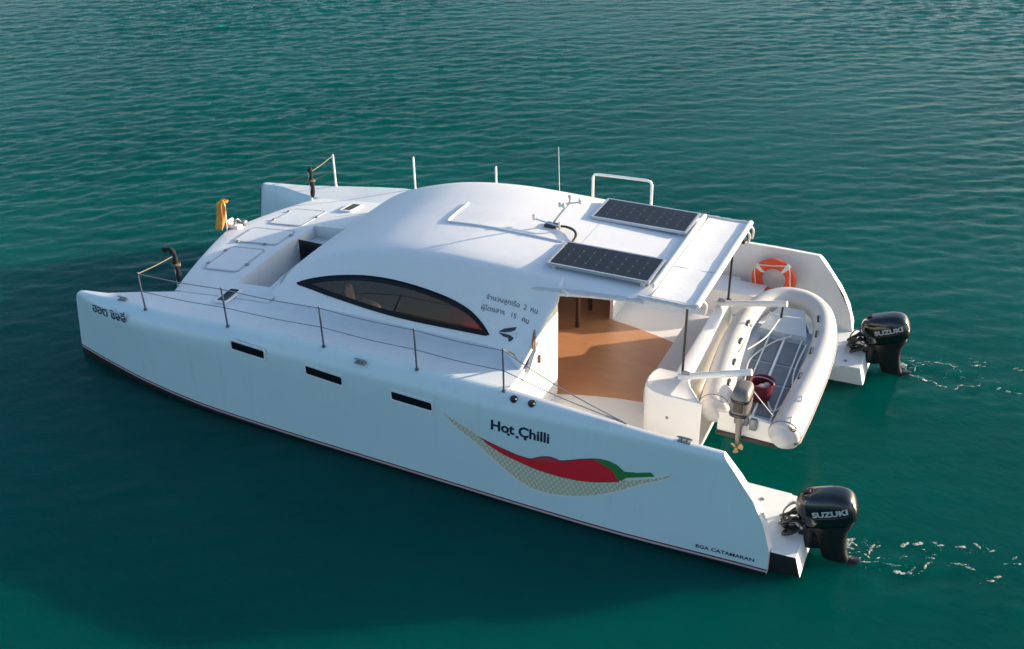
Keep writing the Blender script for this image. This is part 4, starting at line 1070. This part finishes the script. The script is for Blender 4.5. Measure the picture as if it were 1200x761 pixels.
mb = MB(); mb.loft([ringz(10.84, 1.50, .07, .10, 1.25), ringz(10.845, 1.49, .045, .07, 1.08), ringz(10.85, 1.47, .035, .06, .88), ringz(10.855, 1.46, .025, .055, .72)]); mb.build("leg", SILVERC, MO, ang=60)
mb = MB(); mb.rbox((10.85, 1.60, 1.12), (.20, .12, .22), .02); mb.rbox((11.02, 1.56, 1.06), (.10, .06, .18), .015); mb.build("clamp_bracket", POSTG, MO)
mb = MB(); mb.tube([(10.86, 1.52, .74), (10.86, 1.36, .74)], [.03, .02], 8)
for k in range(3):
    a = 2*math.pi*k/3+.4; e = Vector((math.cos(a), 0, math.sin(a))); q = Vector((10.86, 1.39, .74)); t = e.cross(Vector((0, 1, 0)))
    mb.add([q+e*.02-t*.02, q+e*.02+t*.02, q+e*.08+t*.04+Vector((0, .02, 0)), q+e*.10, q+e*.08-t*.035-Vector((0, .02, 0))], [tuple(range(5))])
mb.build("propeller", BRONZE, MO)

# bucket standing in the dinghy
zb = fl(10.96, 2.20)+.04
BK = empty("bucket", (10.96, 2.20, zb), None, "maroon plastic bucket standing in the grey dinghy beside its small motor", "bucket")
mb = MB(); nb = 24
def circ(r_, z, cx=10.96, cy=2.20): return [(cx+r_*math.cos(2*math.pi*i/nb), cy+r_*math.sin(2*math.pi*i/nb), z) for i in range(nb)]
mb.loft([circ(.125, zb), circ(.165, zb+.30), circ(.18, zb+.30), circ(.18, zb+.285), circ(.17, zb+.285), circ(.155, zb+.28), circ(.118, zb+.02)], cap0=True, cap1=True); mb.build("bucket_body", RED, BK, ang=40)
mb = MB(); mb.tube([(10.96+.17*math.cos(a), 2.20+.17*math.sin(a)*.35-.05, zb+.30+.05*math.sin(a)) for a in np.linspace(0, math.pi, 14)], .006, 5); mb.build("handle", STEEL, BK)
RG = empty("cleaning_rag", (10.97, 2.23, zb+.1), None, "crumpled whitish rag lying inside the maroon bucket", "rag")
mb = MB()
for k in range(6): mb.ball((10.97+random.uniform(-.05, .05), 2.23+random.uniform(-.05, .05), zb+.18+random.uniform(-.02, .03)), (.07, .05, .045), 10, 6, mat=Matrix.Rotation(k*.8, 3, 'Z'))
mb.build("cloth", CUSH, RG)

# lifebuoy hanging on the inner side of the starboard bulwark
LB = empty("lifebuoy", (10.33, 5.70, .80), None, "orange lifebuoy with white bands hung on the inner face of the far stern bulwark", "lifebuoy")
c = Vector((10.33, 5.70, 1.14)); Rm, rm = .285, .092
mb = MB(); V = []; F = []; nu, nv = 56, 16; MI = []
for i in range(nu):
    a = 2*math.pi*i/nu
    for j in range(nv):
        b = 2*math.pi*j/nv; q = Rm+rm*math.cos(b); V.append((c.x+q*math.cos(a), c.y+rm*.8*math.sin(b), c.z+q*math.sin(a)))
for i in range(nu):
    for j in range(nv): F.append((i*nv+j, i*nv+(j+1) % nv, ((i+1) % nu)*nv+(j+1) % nv, ((i+1) % nu)*nv+j))
mb.add(V, F); mb.build("ring", ORANGE, LB, ang=80)
for k in range(4):
    a0 = R(45+90*k+8); mb = MB(); V = []; F = []
    for i in range(5):
        a = a0-.10+.2*i/4
        for j in range(nv):
            b = 2*math.pi*j/nv; rr = rm+.004; q = Rm+rr*math.cos(b); V.append((c.x+q*math.cos(a), c.y+rr*.8*math.sin(b), c.z+q*math.sin(a)))
    for i in range(4):
        for j in range(nv): F.append((i*nv+j, i*nv+(j+1) % nv, (i+1)*nv+(j+1) % nv, (i+1)*nv+j))
    mb.add(V, F); mb.build("band", EMW, LB)
P_ = []
for i in range(65):
    a = 2*math.pi*i/64+R(53); s_ = abs(math.sin(2*(a-R(53)))); P_.append((c.x+(Rm+rm+.012-.10*s_)*math.cos(a), c.y-.085-.01*s_, c.z+(Rm+rm+.012-.10*s_)*math.sin(a)))
mb = MB(); mb.tube(P_[:-1], .009, 6, closed=True); mb.build("grab_rope", ROPEW, LB)
mb = MB(); mb.tube([(10.33, 5.82, 1.43), (10.33, 5.68, 1.42)], .012, 6); mb.build("hook", STEEL, LB)

# limp flag at the bow tip
FG = empty("limp_flag", (1.06, 3.06, fz(1.08, 3.06)), None, "limp yellow and orange flag hanging from a short staff at the bow tip", "flag")
b0 = Vector((1.08, 3.06, fz(1.08, 3.06)-.02)); t0 = b0+Vector((-.05, .10, .52))
mb = MB(); mb.tube([b0, t0], .012, 8); mb.ball(t0, .02, 8, 6); mb.build("staff", WHITEP, FG)
P = catmull([t0+Vector((.03, .03, .0)), t0+Vector((.0, .0, .03)), t0+Vector((-.05, -.03, -.02)), t0+Vector((-.045, -.05, -.14)), t0+Vector((-.05, -.08, -.28)), t0+Vector((-.065, -.12, -.40)), t0+Vector((-.08, -.15, -.47))], 6)
rings = []
for i, p in enumerate(P):
    t = i/(len(P)-1); rr = .03+.055*min(1, t*2.2)*(1-.25*t)
    rings.append([(p.x+rr*(1+.22*math.sin(5*a+4*t)+.10*math.sin(9*a-7*t))*math.cos(a), p.y+rr*.8*(1+.20*math.cos(4*a-5*t))*math.sin(a), p.z+.02*math.sin(3*a+5*t)) for a in np.linspace(0, 2*math.pi, 37)[:-1]])
mb = MB(); mb.loft(rings); mb.build("cloth", YELLOW, FG, ang=80)

# saloon furniture glimpsed through the tinted window
mb = MB(); mb.rbox((5.6, 1.72, .86), (3.4, .80, .42), .03); mb.build("settee", INTW, CAT)
def cushion(name, c, s, m_, label, cat, rot=0):
    E = empty(name, (c[0], c[1], c[2]-s[2]), None, label, cat)
    mb = MB(); V = []; F = []; nu, nv = 20, 12
    for i in range(nv+1):
        th = math.pi*i/nv
        for j in range(nu):
            ph = 2*math.pi*j/nu; e = .6
            f_ = lambda v: math.copysign(abs(v)**e, v)
            p = Vector((s[0]*math.sin(th)**.8*f_(math.cos(ph)), s[1]*math.sin(th)**.8*f_(math.sin(ph)), s[2]*math.cos(th)))
            p *= 1+.03*math.sin(3*ph+2*th); p = Matrix.Rotation(rot, 3, 'Z') @ p
            V.append((c[0]+p.x, c[1]+p.y, c[2]+p.z))
    for i in range(nv):
        for j in range(nu): F.append((i*nu+j, (i+1)*nu+j, (i+1)*nu+(j+1) % nu, i*nu+(j+1) % nu))
    mb.add(V, F); mb.build("cover", m_, E, ang=80)
cushion("beanbag", (6.72, 1.74, 1.56), (.38, .34, .49), BEANR, "red beanbag behind the aft end of the dark side window", "beanbag")
cushion("cushion", (4.50, 1.72, 1.42), (.10, .26, .35), CUSH, "pale cushion leaning behind the front tip of the dark side window", "cushion", .5)
cushion("cushion", (4.86, 1.66, 1.32), (.24, .22, .25), CUSH, "wide pale cushion just aft of the leaning one in the side window", "cushion", .1)
cushion("cushion", (5.30, 1.56, 1.29), (.12, .12, .22), CUSH, "small round pale cushion near the lower edge of the side window", "cushion", 0)

# ------------------------------------------------------------------ foam trailing from the engines
def foam_mat():
    m = mat("foam_white", (.58, .64, .58), .7); nt = m.node_tree; bs = nt.nodes["Principled BSDF"]
    geo = nt.nodes.new("ShaderNodeNewGeometry"); n1 = nt.nodes.new("ShaderNodeTexNoise"); n1.inputs["Scale"].default_value = 30; n1.inputs["Detail"].default_value = 6; n1.inputs["Roughness"].default_value = .7
    nt.links.new(geo.outputs["Position"], n1.inputs["Vector"])
    mr = nt.nodes.new("ShaderNodeMapRange"); mr.inputs["From Min"].default_value = .40; mr.inputs["From Max"].default_value = .66; mr.inputs["To Min"].default_value = .05; mr.inputs["To Max"].default_value = .95
    nt.links.new(n1.outputs["Fac"], mr.inputs["Value"]); nt.links.new(mr.outputs[0], bs.inputs["Alpha"]); return m
mb = MB(); rf = random.Random(4)
def blob(x, y, th, l, w):
    n = 11; P = []
    sx = rf.uniform(-.4, .4)
    for i in range(n):
        a = 2*math.pi*i/n; q = rf.uniform(.8, 1.15)
        u = .5*l*math.cos(a)*q; v = .5*w*math.sin(a)*q*(1+sx*math.cos(a))+.12*w*math.sin(u*40)
        P.append((x+u*math.cos(th)-v*math.sin(th), y+u*math.sin(th)+v*math.cos(th)))
    zz = sea(np.array([p[0] for p in P]+[x]), np.array([p[1] for p in P]+[y])); zmx = float(np.max(zz))
    V = [(p[0], p[1], zz[i]+.012) for i, p in enumerate(P)]+[(x, y, float(zz[n])+.022)]
    mb.add(V, [(i, (i+1) % n, n) for i in range(n)])
for (x, y, th, l, w) in DATA['foam']:
    k = max(1, int(l/.055))
    for i in range(k):
        s_ = (i+.5)/k-.5
        blob(x+math.cos(th)*l*s_+rf.gauss(0, .008), y+math.sin(th)*l*s_+rf.gauss(0, .008), th+rf.gauss(0, .22), l/k*rf.uniform(1.1, 1.8), w*rf.uniform(.6, 1.15))
    for i in range(2):
        a = rf.uniform(0, 6.28); d_ = rf.uniform(.03, .14); blob(x+math.cos(a)*d_, y+math.sin(a)*d_, a, rf.uniform(.006, .018), rf.uniform(.005, .012))
fo = mb.build("wake_foam", foam_mat(), None)
tag(fo, "white foam flecks trailing on the water behind the two outboards", None, None, "stuff")
